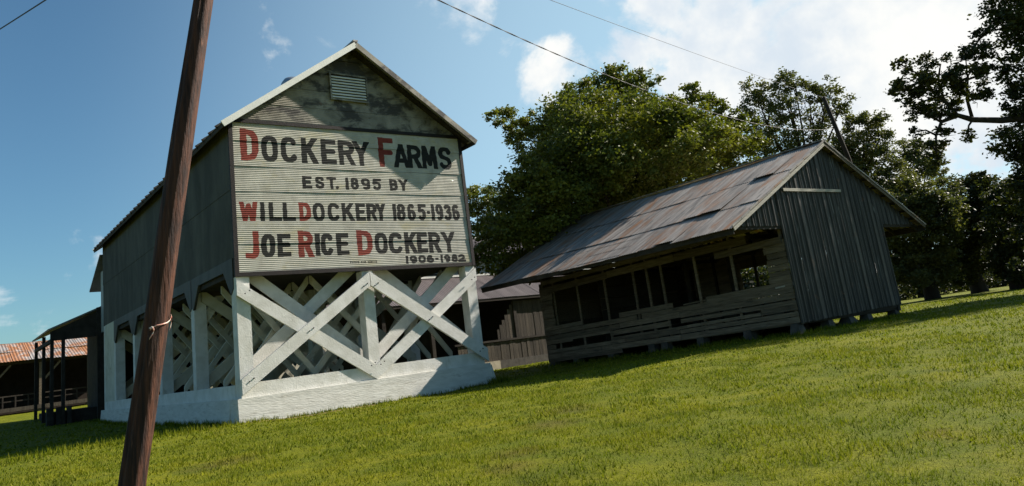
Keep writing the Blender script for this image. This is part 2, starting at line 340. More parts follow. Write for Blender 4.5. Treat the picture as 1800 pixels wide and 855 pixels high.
# ---------------------------------------------------------------- grass blades
def grass():
    V = []; Rn = []
    az0 = math.atan2(Fv.x, Fv.y)
    for (d0, d1, n, h, w) in ((3.2, 7, 70000, .045, .0045), (7, 11, 80000, .05, .007), (11, 17, 86000, .055, .011), (17, 27, 62000, .06, .018), (27, 46, 36000, .075, .035)):
        d = np.sqrt(rng.uniform(d0**2, d1**2, n)); a = az0 + rng.uniform(-.82, .88, n)
        x = CAMP.x + d*np.sin(a); y = CAMP.y + d*np.cos(a)
        cl = np.sin(x*2.3+np.sin(y*1.9)*1.3)*np.sin(y*2.7+np.sin(x*1.1)) + .6*np.sin(x*6.1+y*4.7)*np.sin(y*7.3-x*3.1)
        keep = rng.uniform(-1.6, 1.0, n) < cl
        ins = ((x > -.15) & (x < 7.95) & (y > -.18) & (y < 19.2)) | ((x > 11.95) & (x < 17.4) & (y > -8.8) & (y < 1.6)) | ((x > 14) & (y > 14.2))
        keep &= ~ins; x, y, cl = x[keep], y[keep], cl[keep]; n2 = len(x)
        z = gz(x, y)
        hh = .8*h*rng.uniform(.45, 1.25, n2)*(1+.25*cl); th = rng.uniform(0, 2*np.pi, n2); ln = hh*rng.uniform(.2, 1.1, n2)
        wv = w*rng.uniform(.6, 1.3, n2); ph = rng.uniform(0, 2*np.pi, n2)
        bx, by = np.cos(ph)*wv, np.sin(ph)*wv
        p0 = np.column_stack([x-bx, y-by, z-.008]); p1 = np.column_stack([x+bx, y+by, z-.008])
        tip = np.column_stack([x+np.cos(th)*ln, y+np.sin(th)*ln, z+hh])
        V.append(np.stack([p0, p1, tip], 1)); Rn.append(np.clip(rng.beta(2, 2.2, n2)+.12*cl, 0, 1))
    # taller unmown tufts along footings and piers
    def fringe(x0, y0, x1, y1, n, h, sp):
        t = rng.uniform(0, 1, n); x = x0+(x1-x0)*t + rng.normal(0, sp, n); y = y0+(y1-y0)*t + rng.normal(0, sp, n)
        m = np.sin(t*31)+np.sin(t*77+1) > -1.0+rng.uniform(-.6, .6, n); x, y = x[m], y[m]; n2 = len(x); z = gz(x, y)
        hh = h*rng.uniform(.3, 1.2, n2); th = rng.uniform(0, 2*np.pi, n2); ln = hh*rng.uniform(.1, .7, n2); ph = rng.uniform(0, 2*np.pi, n2); w = .012
        V.append(np.stack([np.column_stack([x-np.cos(ph)*w, y-np.sin(ph)*w, z-.01]), np.column_stack([x+np.cos(ph)*w, y+np.sin(ph)*w, z-.01]), np.column_stack([x+np.cos(th)*ln, y+np.sin(th)*ln, z+hh])], 1)); Rn.append(rng.uniform(.0, .8, n2))
    fringe(-.2, -.42, 8.0, -.42, 1500, .12, .05); fringe(-.42, -.3, -.42, 18.8, 2600, .16, .07); fringe(7.6, -.5, 8.3, -.45, 500, .22, .08)
    fringe(11.7, -9.0, 11.7, 1.9, 1800, .14, .12); fringe(11.7, -9.1, 17.5, -9.1, 900, .12, .1)
    fringe(-16, -.6, -.4, -.3, 4200, .16, .5)
    V = np.concatenate(V); Rn = np.concatenate(Rn)
    o = fast_mesh('grass', V.reshape(-1, 3), np.arange(len(V)*3).reshape(-1, 3), M['blades'], rnd=Rn); o['kind'] = 'stuff'
    o['label'] = 'short yellow-green mown grass covering the lawn'; o['category'] = 'grass'
grass()

# ---------------------------------------------------------------- seed house
SW, SL, ZB, ZT, ZA = 7.786, 18.9, 3.838, 8.161, 10.885
SH = thing('seed_house', 'tall metal-clad seed house raised on white crossed timbers, big painted sign on its front', 'barn', (0, 0, 0))
# lettering mask, painted by code on the sheets of the sign
TXW, TXH = 2600, 1440
mask = np.zeros((TXH, TXW), np.float32); redm = np.zeros((TXH, TXW), np.float32)
SX0, SX1, SZ0, SZ1 = 0.0, SW, ZB, ZT
def arc(cx, cy, rx, ry, a0, a1, n=14): return [(cx+rx*math.cos(math.radians(a0+(a1-a0)*i/n)), cy+ry*math.sin(math.radians(a0+(a1-a0)*i/n))) for i in range(n+1)]
def glyph(ch, t, s):      # t: half stroke / width, s: half stroke / height; polylines in the unit box
    L, Rr, B, T_ = t, 1-t, s, 1-s; mx = .5
    def ringp(cx, cy, rx, ry, sq=.72, a0=0, a1=360, n=40):
        pts = []
        for i in range(n+1):
            a = math.radians(a0+(a1-a0)*i/n); c, q = math.cos(a), math.sin(a)
            pts.append((cx+rx*math.copysign(abs(c)**sq, c), cy+ry*math.copysign(abs(q)**sq, q)))
        return pts
    G = {
     'D': [[(L, 0), (L, 1)], [(L, T_)]+ringp(L, .5, Rr-L, T_-.5, .6, 90, -90, 24)+[(L, B)]],
     'O': [ringp(.5, .5, Rr-.5, T_-.5)], '0': [ringp(.5, .5, Rr-.5, T_-.5)],
     'C': [ringp(.5, .5, Rr-.5, T_-.5, .72, 38, 322)],
     'K': [[(L, 0), (L, 1)], [(L, .40), (1-t*.6, 1.02)], [(.42, .60), (1-t*.6, -.02)]],
     'E': [[(L, 0), (L, 1)], [(L, T_), (1, T_)], [(L, .52), (.86, .52)], [(L, B), (1, B)]],
     'F': [[(L, 0), (L, 1)], [(L, T_), (1, T_)], [(L, .50), (.84, .50)]],
     'R': [[(L, 0), (L, 1)], [(L, T_), (.5, T_)]+arc(.5, .5*(T_+.50), Rr-.5, .5*(T_-.50), 90, -90)+[(L, .50)], [(.52, .50), (1-t*.7, -.02)]],
     'P': [[(L, 0), (L, 1)], [(L, T_), (.5, T_)]+arc(.5, .72, Rr-.5, T_-.72, 90, -90)+[(L, .45)]],
     'B': [[(L, 0), (L, 1)], [(L, T_), (.5, T_)]+arc(.5, .5*(T_+.53), Rr-.54, .5*(T_-.53), 90, -90)+[(L, .53)], [(.5, .53)]+arc(.5, .5*(B+.53), Rr-.5, .5*(.53-B), 90, -90)+[(L, B)]],
     'Y': [[(t*.7, 1.02), (.5, .46)], [(1-t*.7, 1.02), (.5, .46)], [(.5, .5), (.5, 0)]],
     'A': [[(t*.7, -.02), (.5, 1.0)], [(1-t*.7, -.02), (.5, 1.0)], [(.22, .30), (.78, .30)]],
     'M': [[(L*.9, 0), (L*1.3, 1)], [(1-L*.9, 0), (1-L*1.3, 1)], [(L*1.3, .98), (.5, .22)], [(1-L*1.3, .98), (.5, .22)]],
     'S': [[(1-t*1.1, .76)]+ringp(.5, .5*(T_+.52), Rr-.5, .5*(T_-.52), .8, 20, 225, 16)+ringp(.5, .5*(B+.48), Rr-.5, .5*(.48-B), .8, 60, -160, 16)],
     'T': [[(0, T_), (1, T_)], [(.5, 0), (.5, 1)]], 'I': [[(.5, 0), (.5, 1)]], '1': [[(.5, 0), (.5, 1)], [(.5, 1-s), (.05, .84)]], '|': [[(.5, 0), (.5, 1)]],
     'L': [[(L, 0), (L, 1)], [(L, B), (1, B)]], 'N': [[(L, 0), (L, 1)], [(1-L, 0), (1-L, 1)], [(L, .95), (1-L, .05)]], 'V': [[(t, 1), (.5, 0)], [(1-t, 1), (.5, 0)]],
     'G': [ringp(.5, .5, Rr-.5, T_-.5, .72, 38, 340), [(Rr, .2), (Rr, .48), (.6, .48)]],
     'W': [[(t*.8, 1.02), (.28, .02)], [(.28, .02), (.5, .80)], [(.5, .80), (.72, .02)], [(.72, .02), (1-t*.8, 1.02)]],
     'J': [[(Rr, 1), (Rr, .30)]+arc(.46, .30, Rr-.46, .30-B, 0, -90, 8)+[(.0, B+.02)]],
     '.': [[(.5, B), (.5, B+.001)]], '-': [[(min(.45, t), .5), (max(.55, 1-t), .5)]],
     '8': [ringp(.5, .5*(T_+.53), Rr-.5-.03, .5*(T_-.53), .85), ringp(.5, .5*(B+.53), Rr-.5, .5*(.53-B), .85)],
     '9': [ringp(.5, .5*(T_+.45), Rr-.5, .5*(T_-.45), .85), [(Rr, .72), (Rr, .38)]+arc(.5, .36, Rr-.5, .36-B, 0, -120, 10)],
     '6': [ringp(.5, .5*(B+.55), Rr-.5, .5*(.55-B), .85), [(L, .30), (L, .62)]+arc(.5, .64, .5-L, T_-.64, 180, 55, 10)],
     '5': [[(.94, T_), (L+.05, T_), (L, .58)]+arc(.48, .5*(B+.62), Rr-.48, .5*(.62-B), 120, -140, 16)],
     '3': [arc(.46, .5*(T_+.54), Rr-.52, .5*(T_-.54), 150, -90, 14)+arc(.46, .5*(B+.54), Rr-.46, .5*(.54-B), 90, -150, 14)],
     '2': [arc(.48, .70, Rr-.50, T_-.70, 170, -10, 14)+[(.80, .52), (L*.6, B)], [(0, B), (1, B)]],
    }
    return G[ch]
def paint(ch, x0, x1, z0, z1, red=False, t=.085, sk=0.0):
    w, h = x1-x0, z1-z0
    px_ = lambda x: (x-SX0)/(SX1-SX0)*TXW; pz_ = lambda z: (z-SZ0)/(SZ1-SZ0)*TXH
    pad = .03; a, b = int(px_(x0-pad-abs(sk))), int(px_(x1+pad+abs(sk)))+1; c, d = int(pz_(z0-pad)), int(pz_(z1+pad))+1
    a, c = max(a, 0), max(c, 0); b, d = min(b, TXW), min(d, TXH)
    gx_ = SX0+(np.arange(a, b)+.5)/TXW*(SX1-SX0); gz_ = SZ0+(np.arange(c, d)+.5)/TXH*(SZ1-SZ0)
    XX, ZZ = np.meshgrid(gx_, gz_)
    wob = .006*np.sin(XX*19+ZZ*7)+.005*np.sin(ZZ*31-XX*11)
    XX = XX+wob
    best = np.full(XX.shape, 1e9)
    strokes = glyph(ch, min(.45, t/w) if ch not in 'I1|.' else .5, t/h)
    if ch == '.': strokes = [[(.5, t/h), (.5, t/h+.001)]]
    for ln in strokes:
        q = [(x0+u*w+sk*(v-.5), z0+v*h) for u, v in ln]
        for (ax, az), (bx, bz) in zip(q[:-1], q[1:]):
            dx, dz = bx-ax, bz-az; l2 = dx*dx+dz*dz+1e-9
            tt = np.clip(((XX-ax)*dx+(ZZ-az)*dz)/l2, 0, 1); best = np.minimum(best, np.hypot(XX-ax-tt*dx, ZZ-az-tt*dz)*(1.0 if abs(dx) < abs(dz)*2 else 1.12))
    e = (SX1-SX0)/TXW
    v = np.clip((t-best)/e+.5, 0, 1)
    clip = np.clip((ZZ-z0)/e+.5, 0, 1)*np.clip((z1-ZZ)/e+.5, 0, 1); v = v*clip
    (redm if red else mask)[c:d, a:b] = np.maximum((redm if red else mask)[c:d, a:b], v)
LETTERS = [
 ('D',0.281,0.801,7.011,7.961,1,0.094),
 ('O',0.875,1.372,7.011,7.800,0,0.084),
 ('C',1.448,1.955,7.011,7.800,0,0.084),
 ('K',2.074,2.570,7.012,7.802,0,0.084),
 ('E',2.692,3.148,7.012,7.802,0,0.084),
 ('R',3.255,3.795,7.012,7.803,0,0.084),
 ('Y',3.731,4.299,7.012,7.804,0,0.084),
 ('F',4.632,5.143,7.013,7.988,1,0.094),
 ('A',5.162,5.716,7.013,7.806,0,0.084),
 ('R',5.672,6.196,7.013,7.806,0,0.084),
 ('M',6.211,6.794,7.014,7.808,0,0.084),
 ('S',6.870,7.364,7.014,7.808,0,0.084),
 ('E',2.035,2.303,6.238,6.624,0,0.052),
 ('S',2.430,2.721,6.238,6.624,0,0.052),
 ('T',2.826,3.080,6.238,6.624,0,0.052),
 ('.',3.080,3.180,6.238,6.624,0,0.052),
 ('|',3.402,3.516,6.238,6.624,0,0.052),
 ('8',3.580,3.844,6.238,6.624,0,0.052),
 ('9',3.936,4.238,6.238,6.624,0,0.052),
 ('5',4.325,4.614,6.238,6.624,0,0.052),
 ('B',4.914,5.204,6.238,6.623,0,0.052),
 ('Y',5.232,5.578,6.238,6.623,0,0.052),
 ('W',0.172,0.674,5.268,5.826,1,0.069),
 ('I',0.755,0.864,5.267,5.811,0,0.062),
 ('L',0.991,1.337,5.267,5.811,0,0.062),
 ('L',1.394,1.748,5.267,5.812,0,0.062),
 ('D',1.876,2.239,5.267,5.829,1,0.069),
 ('O',2.292,2.670,5.266,5.812,0,0.062),
 ('C',2.756,3.149,5.266,5.813,0,0.062),
 ('K',3.212,3.604,5.266,5.814,0,0.062),
 ('E',3.668,3.964,5.266,5.815,0,0.062),
 ('R',4.029,4.385,5.265,5.815,0,0.062),
 ('Y',4.345,4.686,5.265,5.816,0,0.062),
 ('|',4.938,5.062,5.265,5.816,0,0.062),
 ('8',5.075,5.394,5.265,5.816,0,0.062),
 ('6',5.458,5.762,5.265,5.817,0,0.062),
 ('5',5.848,6.136,5.264,5.817,0,0.062),
 ('-',6.165,6.326,5.264,5.818,0,0.062),
 ('|',6.348,6.481,5.264,5.818,0,0.062),
 ('9',6.518,6.801,5.264,5.818,0,0.062),
 ('3',6.846,7.134,5.264,5.818,0,0.062),
 ('6',7.158,7.450,5.264,5.819,0,0.062),
 ('J',0.308,0.666,4.208,4.982,1,0.086),
 ('O',0.718,1.122,4.238,4.905,0,0.077),
 ('E',1.177,1.540,4.236,4.903,0,0.077),
 ('R',1.787,2.240,4.211,4.981,1,0.086),
 ('I',2.297,2.450,4.232,4.900,0,0.077),
 ('C',2.468,2.866,4.230,4.900,0,0.077),
 ('E',2.958,3.328,4.228,4.898,0,0.077),
 ('D',3.626,4.140,4.202,4.980,1,0.086),
 ('O',4.210,4.659,4.223,4.894,0,0.077),
 ('C',4.693,5.189,4.221,4.893,0,0.077),
 ('K',5.251,5.691,4.219,4.892,0,0.077),
 ('E',5.705,6.062,4.217,4.890,0,0.077),
 ('R',6.134,6.586,4.215,4.889,0,0.077),
 ('Y',6.630,7.148,4.213,4.887,0,0.077),
 ('|',5.234,5.337,3.894,4.148,0,0.043),
 ('9',5.372,5.643,3.892,4.147,0,0.043),
 ('0',5.686,5.969,3.891,4.146,0,0.043),
 ('6',5.998,6.271,3.888,4.144,0,0.043),
 ('-',6.300,6.445,3.888,4.142,0,0.043),
 ('|',6.504,6.622,3.886,4.142,0,0.043),
 ('9',6.651,6.889,3.884,4.140,0,0.043),
 ('8',6.934,7.175,3.883,4.139,0,0.043),
 ('2',7.205,7.464,3.881,4.137,0,0.043),
 ('P',3.343,3.375,3.972,4.046,0,0.010),
 ('R',3.386,3.418,3.971,4.046,0,0.010),
 ('I',3.431,3.463,3.970,4.045,0,0.010),
 ('V',3.475,3.508,3.970,4.044,0,0.010),
 ('A',3.520,3.552,3.968,4.044,0,0.010),
 ('T',3.564,3.596,3.968,4.043,0,0.010),
 ('E',3.609,3.641,3.966,4.043,0,0.010),
 ('S',3.698,3.732,3.965,4.040,0,0.010),
 ('I',3.744,3.776,3.964,4.040,0,0.010),
 ('G',3.788,3.822,3.964,4.040,0,0.010),
 ('N',3.834,3.867,3.963,4.038,0,0.010),
 ('S',3.924,3.958,3.961,4.037,0,0.010),
 ('E',3.970,4.004,3.960,4.036,0,0.010),
 ('R',4.015,4.050,3.960,4.036,0,0.010),
 ('V',4.062,4.095,3.958,4.035,0,0.010),
 ('I',4.108,4.141,3.958,4.034,0,0.010),
 ('C',4.154,4.187,3.956,4.034,0,0.010),
 ('E',4.200,4.234,3.956,4.033,0,0.010),
]
for ch, a, b, c, d, rd, t in LETTERS: paint(ch, a, b, c, d, bool(rd), t)
img = bpy.data.images.new('lettering', TXW, TXH, float_buffer=False); img.colorspace_settings.name = 'Non-Color'
px = np.ones((TXH, TXW, 4), np.float32); px[..., 0] = mask; px[..., 1] = redm; px[..., 2] = 0
img.pixels.foreach_set(px.ravel()); img.update(); img.pack()
def signmat():
    m = bpy.data.materials.new('painted_sign_metal'); m.use_nodes = True; nt = m.node_tree; b = nt.nodes['Principled BSDF']
    b.inputs['Roughness'].default_value = .75; b.inputs['Specular IOR Level'].default_value = .15
    pos = nd(nt, 'ShaderNodeNewGeometry').outputs['Position']
    uv = nd(nt, 'ShaderNodeUVMap'); ti = nd(nt, 'ShaderNodeTexImage'); ti.image = img; ti.interpolation = 'Cubic'; nt.links.new(uv.outputs[0], ti.inputs[0])
    sp = nd(nt, 'ShaderNodeSeparateColor'); nt.links.new(ti.outputs[0], sp.inputs[0])
    oi = nd(nt, 'ShaderNodeObjectInfo')
    base = mix_(nt, ramp_(nt, noise_(nt, pos, 2.2, 6, .65, .4), .3, .7), (.33, .315, .265), (.46, .44, .375))
    base = mix_(nt, math_(nt, 'MULTIPLY', ramp_(nt, noise_(nt, mapping_(nt, pos, (1, 1, 2.0), loc=(3, 3, 3)), 1.1, 6, .65, .6), .52, .74), .75), base, (.37, .33, .19))
    base = mix_(nt, math_(nt, 'MULTIPLY', ramp_(nt, noise_(nt, mapping_(nt, pos, (1, 1, .25), loc=(8, 1, 4)), 5, 6, .7, .2), .60, .78), .6), base, (.22, .19, .14))
    base = mix_(nt, math_(nt, 'MULTIPLY', ramp_(nt, noise_(nt, mapping_(nt, pos, (.6, 1, 6), loc=(1, 1, 4)), 2.5, 6, .7, .2), .58, .8), .35), base, (.30, .33, .35))
    base = mix_(nt, math_(nt, 'MULTIPLY', oi.outputs['Random'], .16), base, (.35, .34, .31))
    wear = ramp_(nt, noise_(nt, pos, 16, 6, .75), .26, .40)
    kf = math_(nt, 'MULTIPLY', sp.outputs[0], math_(nt, 'MULTIPLY_ADD', wear, .18, .80)); rf = math_(nt, 'MULTIPLY', sp.outputs[1], math_(nt, 'MULTIPLY_ADD', wear, .18, .78))
    c = mix_(nt, kf, base, (.010, .011, .010)); c = mix_(nt, rf, c, mix_(nt, ramp_(nt, noise_(nt, pos, 5, 5), .3, .7), (.135, .013, .008), (.20, .028, .016)))
    nt.links.new(c, b.inputs['Base Color']); return m
M['sign'] = signmat()
# six courses of corrugated sheet, ribs lying level, lapped
rows = [0, .128, .300, .470, .640, .815, 1.0]   # measured from the top
per = .054
for k in range(6):
    z1 = ZT - rows[k]*(ZT-ZB); z0 = ZT - rows[k+1]*(ZT-ZB) - .0
    n = int(round((z1-z0)/per*6)); vs = []; fs = []; uvs = []
    NC = 26
    for i in range(n+1):
        z = z0 + (z1-z0)*i/n
        for j in range(NC+1):
            x = .02 + (SW-.04)*j/NC
            y = -.045 - .0045*math.cos(2*math.pi*(z-z0)/per) + .006*math.sin(x*1.7+k*2.1)*math.sin(z*2.3+k) - .016*(1-(z-z0)/(z1-z0))
            vs.append((x, y, z)); 
    for i in range(n):
        for j in range(NC): fs.append((i*(NC+1)+j, i*(NC+1)+j+1, (i+1)*(NC+1)+j+1, (i+1)*(NC+1)+j))
    o = mesh_obj('sign_sheet', vs, fs, M['sign'], SH, smooth=True)
    ul = o.data.uv_layers.new(name='UVMap')
    co = np.array(vs)[[v for f in fs for v in f]]
    ul.data.foreach_set('uv', np.column_stack([(co[:, 0]-SX0)/(SX1-SX0), (co[:, 2]-SZ0)/(SZ1-SZ0)]).astype(np.float32).ravel())
# dark trim round the sign
box('sign_trim', SH, (-.04, -.09, ZB-.10), (.075, -.005, ZT+.04), M['dark_trim'])
box('sign_trim', SH, (SW-.075, -.09, ZB-.10), (SW+.04, -.005, ZT-.0), M['dark_trim'])
box('sign_trim', SH, (.075, -.085, ZT-.03), (SW-.075, -.005, ZT+.075), M['dark_trim'])
box('sign_trim', SH, (.075, -.085, ZB-.10), (SW-.075, -.005, ZB+.015), M['dark_trim'])
# core of the upper room (dark wood behind the sheets)
prism('wall_core', SH, [(.06, ZB+.1), (SW-.06, ZB+.1), (SW-.06, ZT), (SW/2, ZA-.12), (.06, ZT)], 'y', .05, SL-.05, M['dark_wood'])
box('floor_deck', SH, (.05, .06, ZB+.0), (SW-.05, SL-.06, ZB+.098), M['dark_wood'])
# gable sheets above the sign, ribs level
slope = (ZA-ZT)/(SW/2)
edges = [ZT+.07, ZT+.62, ZT+1.20, ZT+1.78, ZT+2.30, ZA-.05]
for k in range(5):
    z0, z1 = edges[k], edges[k+1]; n = int((z1-z0)/per*6); vs = []; fs = []
    for i in range(n+1):
        z = z0+(z1-z0)*i/n; hw = max(0.02, (ZA-z)/slope)
        for j in range(9):
            x = SW/2 - hw + 2*hw*j/8
            vs.append((x, -.02-.0045*math.cos(2*math.pi*(z-z0)/per) - .012*(1-(z-z0)/(z1-z0)), z))
    for i in range(n):
        for j in range(8): fs.append((i*9+j, i*9+j+1, (i+1)*9+j+1, (i+1)*9+j))
    mesh_obj('gable_sheet', vs, fs, M['gable_metal'], SH, smooth=True)
# louvred vent
lv = mesh_obj('vent', *(lambda b: (b, [(0, 1, 2, 3)]))([(3.20, -.05, 9.16), (4.37, -.05, 9.14), (4.38, -.05, 9.93), (3.18, -.05, 9.95)]), M['dark_trim'], SH)
for k in range(8):
    z = 9.19+.095*k
    board('slat', lv, (3.20, -.085, z+.02), (4.36, -.085, z+.02), .072, .02, (0, -.8, .6), M['fascia'])
for a, b in (((3.16, -.09, 9.12), (3.16, -.09, 9.98)), ((4.40, -.09, 9.12), (4.40, -.09, 9.98)), ((3.13, -.09, 9.13), (4.43, -.09, 9.11)), ((3.13, -.09, 9.98), (4.43, -.09, 9.96))):
    board('vent_frame', lv, a, b, .05, .05, (0, 1, 0), M['gable_metal'])
# roof: two slopes of long sheets
OV, OE = .56, .34
sn = Vector((1, 0, slope)).normalized()
for side in (-1, 1):
    xe = -OE if side < 0 else SW+OE; ze = ZT - slope*OE + .03
    ridge = Vector((SW/2, -OV, ZA+.03)); eave = Vector((xe, -OV, ze)); L_ = (ridge-eave).length
    nsh = 12; wsh = (SL+2*OV-.1)/nsh
    for k in range(nsh):
        y0 = -OV + wsh*k
        if side < 0: corr('roof_sheet', SH, (xe, y0+wsh+.02, ze), (0, -1, 0), ridge-eave, wsh+.02, L_, .10, .010, M['roof_grey'], .008)
        else: corr('roof_sheet', SH, (xe, y0, ze), (0, 1, 0), (ridge-eave), wsh+.02, L_, .10, .010, M['roof_grey'], .008)
    # barge board on both gables
    for y in (-OV-.012, SL+OV-.08):
        board('barge_board', SH, (xe-(.04 if side > 0 else -.04)*-1*0, y, ze-.07), (SW/2, y, ZA-.04), .17, .035, (0, 1, 0), M['fascia'] if side < 0 else M['gable_metal'])
    # rafter tails under the eave
    for k in range(30):
        y = -.05 + (SL+.1)*k/29
        x0 = -.36 if side < 0 else SW+.36; x1 = .05 if side < 0 else SW-.05
        board('rafter', SH, (x0, y, ze-.06 + slope*.04), (x1, y, ze-.06+slope*.45), .13, .05, (0, 1, 0), M['dark_wood'])
    box('eave_board', SH, (xe+(.02 if side < 0 else -.05), -OV+.03, ze-.14), (xe+(.05 if side < 0 else -.02), SL+OV-.05, ze-.015), M['dark_wood'])
    # soffit planks running with the rake under the overhang
    board('soffit_board', SH, (xe+(.1 if side < 0 else -.1), -.15, ze-.035+slope*.1), (SW/2, -.15, ZA-.05), .26, .02, Vector((-slope*side*-1 if False else (slope if side > 0 else -slope), 0, 1)), M['dark_wood'])
board('ridge_cap', SH, (SW/2, -OV-.03, ZA+.085), (SW/2, SL+OV, ZA+.085), .16, .05, (0, 0, 1), M['roof_grey'])
# round turbine vent on the left slope
def lathe(name, parent, c, prof, m, sides=20, smooth=True):
    vs = []; fs = []
    for r, z in prof:
        for k in range(sides): vs.append((c[0]+r*math.cos(2*math.pi*k/sides), c[1]+r*math.sin(2*math.pi*k/sides), c[2]+z))
    for i in range(len(prof)-1):
        for k in range(sides): fs.append((i*sides+k, i*sides+(k+1) % sides, (i+1)*sides+(k+1) % sides, (i+1)*sides+k))
    fs.append(tuple(range((len(prof)-1)*sides, len(prof)*sides)))
    return mesh_obj(name, vs, fs, m, parent, smooth)
lathe('roof_ventilator', SH, (3.2, 2.9, 10.0), [(.26, 0), (.26, .35), (.40, .42), (.43, .52), (.40, .72), (.30, .86), (.02, .92)], M['galv'])

# side walls: upright corrugated sheets in two courses, cut out over the openings
posts_y = [0, 4.2, 8.4, 12.6, 16.4, 18.7]
for side in (-1, 1):
    x = -.012 if side < 0 else SW+.012
    n = 21; ws = SL/n
    for k in range(n):
        for (za, zb_, dx) in ((4.28, 6.25, 0), (6.18, ZT-.02, -.012*side*-1)):
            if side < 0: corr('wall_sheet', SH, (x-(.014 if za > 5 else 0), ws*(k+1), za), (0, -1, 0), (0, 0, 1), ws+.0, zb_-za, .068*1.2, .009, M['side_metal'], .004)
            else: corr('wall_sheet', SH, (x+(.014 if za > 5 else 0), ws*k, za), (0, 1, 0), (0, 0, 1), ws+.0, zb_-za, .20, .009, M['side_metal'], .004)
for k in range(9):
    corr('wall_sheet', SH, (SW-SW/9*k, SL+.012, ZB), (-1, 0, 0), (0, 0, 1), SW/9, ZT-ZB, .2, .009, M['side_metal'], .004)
prism('rear_gable', SH, [(0, ZT), (SW, ZT), (SW/2, ZA-.06)], 'y', SL-.045, SL+.01, M['side_metal'])
# apron under the side sheets with corners clipped at 45 degrees over each opening
for side in (-1, 1):
    xa, xb = (-.042, .03) if side < 0 else (SW-.03, SW+.042)
    for i in range(5):
        y0, y1 = posts_y[i]+(.33 if i == 0 else .17), posts_y[i+1]-.17
        if i == 4:
            prism('side_panel', SH, [(y0, .9), (y1, .9), (y1, 4.28), (y0, 4.28)], 'x', xa+.02, xb-.005, M['cream_paint']); continue
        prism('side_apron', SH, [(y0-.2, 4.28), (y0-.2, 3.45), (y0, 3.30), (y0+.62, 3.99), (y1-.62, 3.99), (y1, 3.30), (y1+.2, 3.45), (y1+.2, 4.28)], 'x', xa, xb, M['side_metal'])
# plinth
def plinth(poly, nm='plinth'):
    return prism(nm, SH, poly[0], poly[1], poly[2], poly[3], M['plinth'])
prism('plinth', SH, [(-.24, -.6), (.5, -.6), (.5, .56), (-.14, .56), (-.15, .38)], 'x', -.14, SW+.14, M['plinth'])
prism('plinth', SH, [(-.235, -.6), (.5, -.6), (.5, .555), (-.135, .555), (-.15, .38)], 'y', .5, SL+.1, M['plinth'])
prism('plinth', SH, [(SW+.38, -.6), (SW-.5, -.6), (SW-.5, .555), (SW+.135, .555), (SW+.15, .38)], 'y', .5, SL+.1, M['plinth'])
prism('plinth_toe', SH, [(SW+.14, -.6), (SW+.40, -.6), (SW+.14, .5)], 'y', -.2, .5, M['plinth'])
prism('plinth', SH, [(SL+.1, -.6), (SL-.4, -.6), (SL-.4, .55), (SL+.1, .55)], 'x', .5, SW-.5, M['plinth'])
# sill timbers
box('sill_beam', SH, (.0, -.03, .56), (SW, .42, .93), M['white_paint'])
box('sill_beam', SH, (-.01, .42, .555), (.40, SL, .915), M['white_paint'])
box('sill_beam', SH, (SW-.40, .42, .555), (SW+.01, SL, .915), M['white_paint'])
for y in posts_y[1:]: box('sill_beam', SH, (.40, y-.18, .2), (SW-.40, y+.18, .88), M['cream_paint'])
# posts
for i, y in enumerate(posts_y):
    for x in (.175, SW/2, SW-.175):
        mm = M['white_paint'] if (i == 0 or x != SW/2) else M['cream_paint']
        yy = y+.19 if i == 0 else y
        z1 = 4.27 if i else ZB-.1
        ex = 0 if x == SW/2 else (-.018 if x < 1 else .018)
        box('post', SH, (x-.175+min(ex, 0), yy-.175-(.04 if i == 0 else 0), .915 if x != SW/2 or i else .93), (x+.175+max(ex, 0), yy+.175, z1), mm)
def xbrace(x0, z0, x1, z1, hv, ya, yb, m, parent=SH, axis='y'):
    return prism('brace', parent, [(x0, z0-hv), (x1, z1-hv), (x1, z1+hv), (x0, z0+hv)], axis, ya, yb, m)
h2 = SW/2
# outer pairs on the front
xbrace(-.02, 3.44, h2+.0, .76, .205, -.105, -.035, M['white_paint'])
xbrace(-.03, .84, h2-.02, 3.48, .205, -.205, -.11, M['white_paint'])
xbrace(h2+.0, 3.48, SW+.06, .82, .205, -.205, -.11, M['white_paint'])
xbrace(h2+.0, .76, SW+.02, 3.46, .205, -.105, -.035, M['white_paint'])
# inner pairs behind the front posts
for a, b in ((.0, h2), (h2, SW)):
    xbrace(a+.05, 4.25 if a == 0 else 4.3, b-.05, 1.18, .22, .46, .53, M['white_paint'])
    xbrace(a+.05, 1.02, b-.05, 4.08, .22, .53, .60, M['white_paint'])
for i, y in enumerate(posts_y[1:]):
    for a, b in ((.2, h2), (h2, SW-.2)):
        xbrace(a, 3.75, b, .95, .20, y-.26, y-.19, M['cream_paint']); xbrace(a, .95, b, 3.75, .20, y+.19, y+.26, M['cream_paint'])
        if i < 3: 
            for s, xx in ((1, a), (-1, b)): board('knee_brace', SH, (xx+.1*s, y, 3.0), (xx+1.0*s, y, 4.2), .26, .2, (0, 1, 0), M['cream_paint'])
    box('cross_beam', SH, (.2, y-.18, 3.72), (SW-.2, y+.18, ZB-.005), M['dark_wood'])
for x_, z_ in ((.22, 3.3), (.22, 1.0), (h2/2, 2.15), (h2-.18, 3.3), (h2+.18, 3.3), (h2-.15, 1.0), (h2+.15, 1.0), (h2*1.5, 2.15), (SW-.2, 3.3), (SW-.2, 1.0)):
    for q in (-.06, .06): lathe('bolt', SH, (0, 0, 0), [(.018, 0), (.018, .02), (.002, .022)], M['dark_trim'], 8).matrix_local = Matrix.Translation((x_+q, -.206 if x_ < h2*2 else -.11, z_+q*.6)) @ Matrix.Rotation(math.pi/2, 4, 'X')
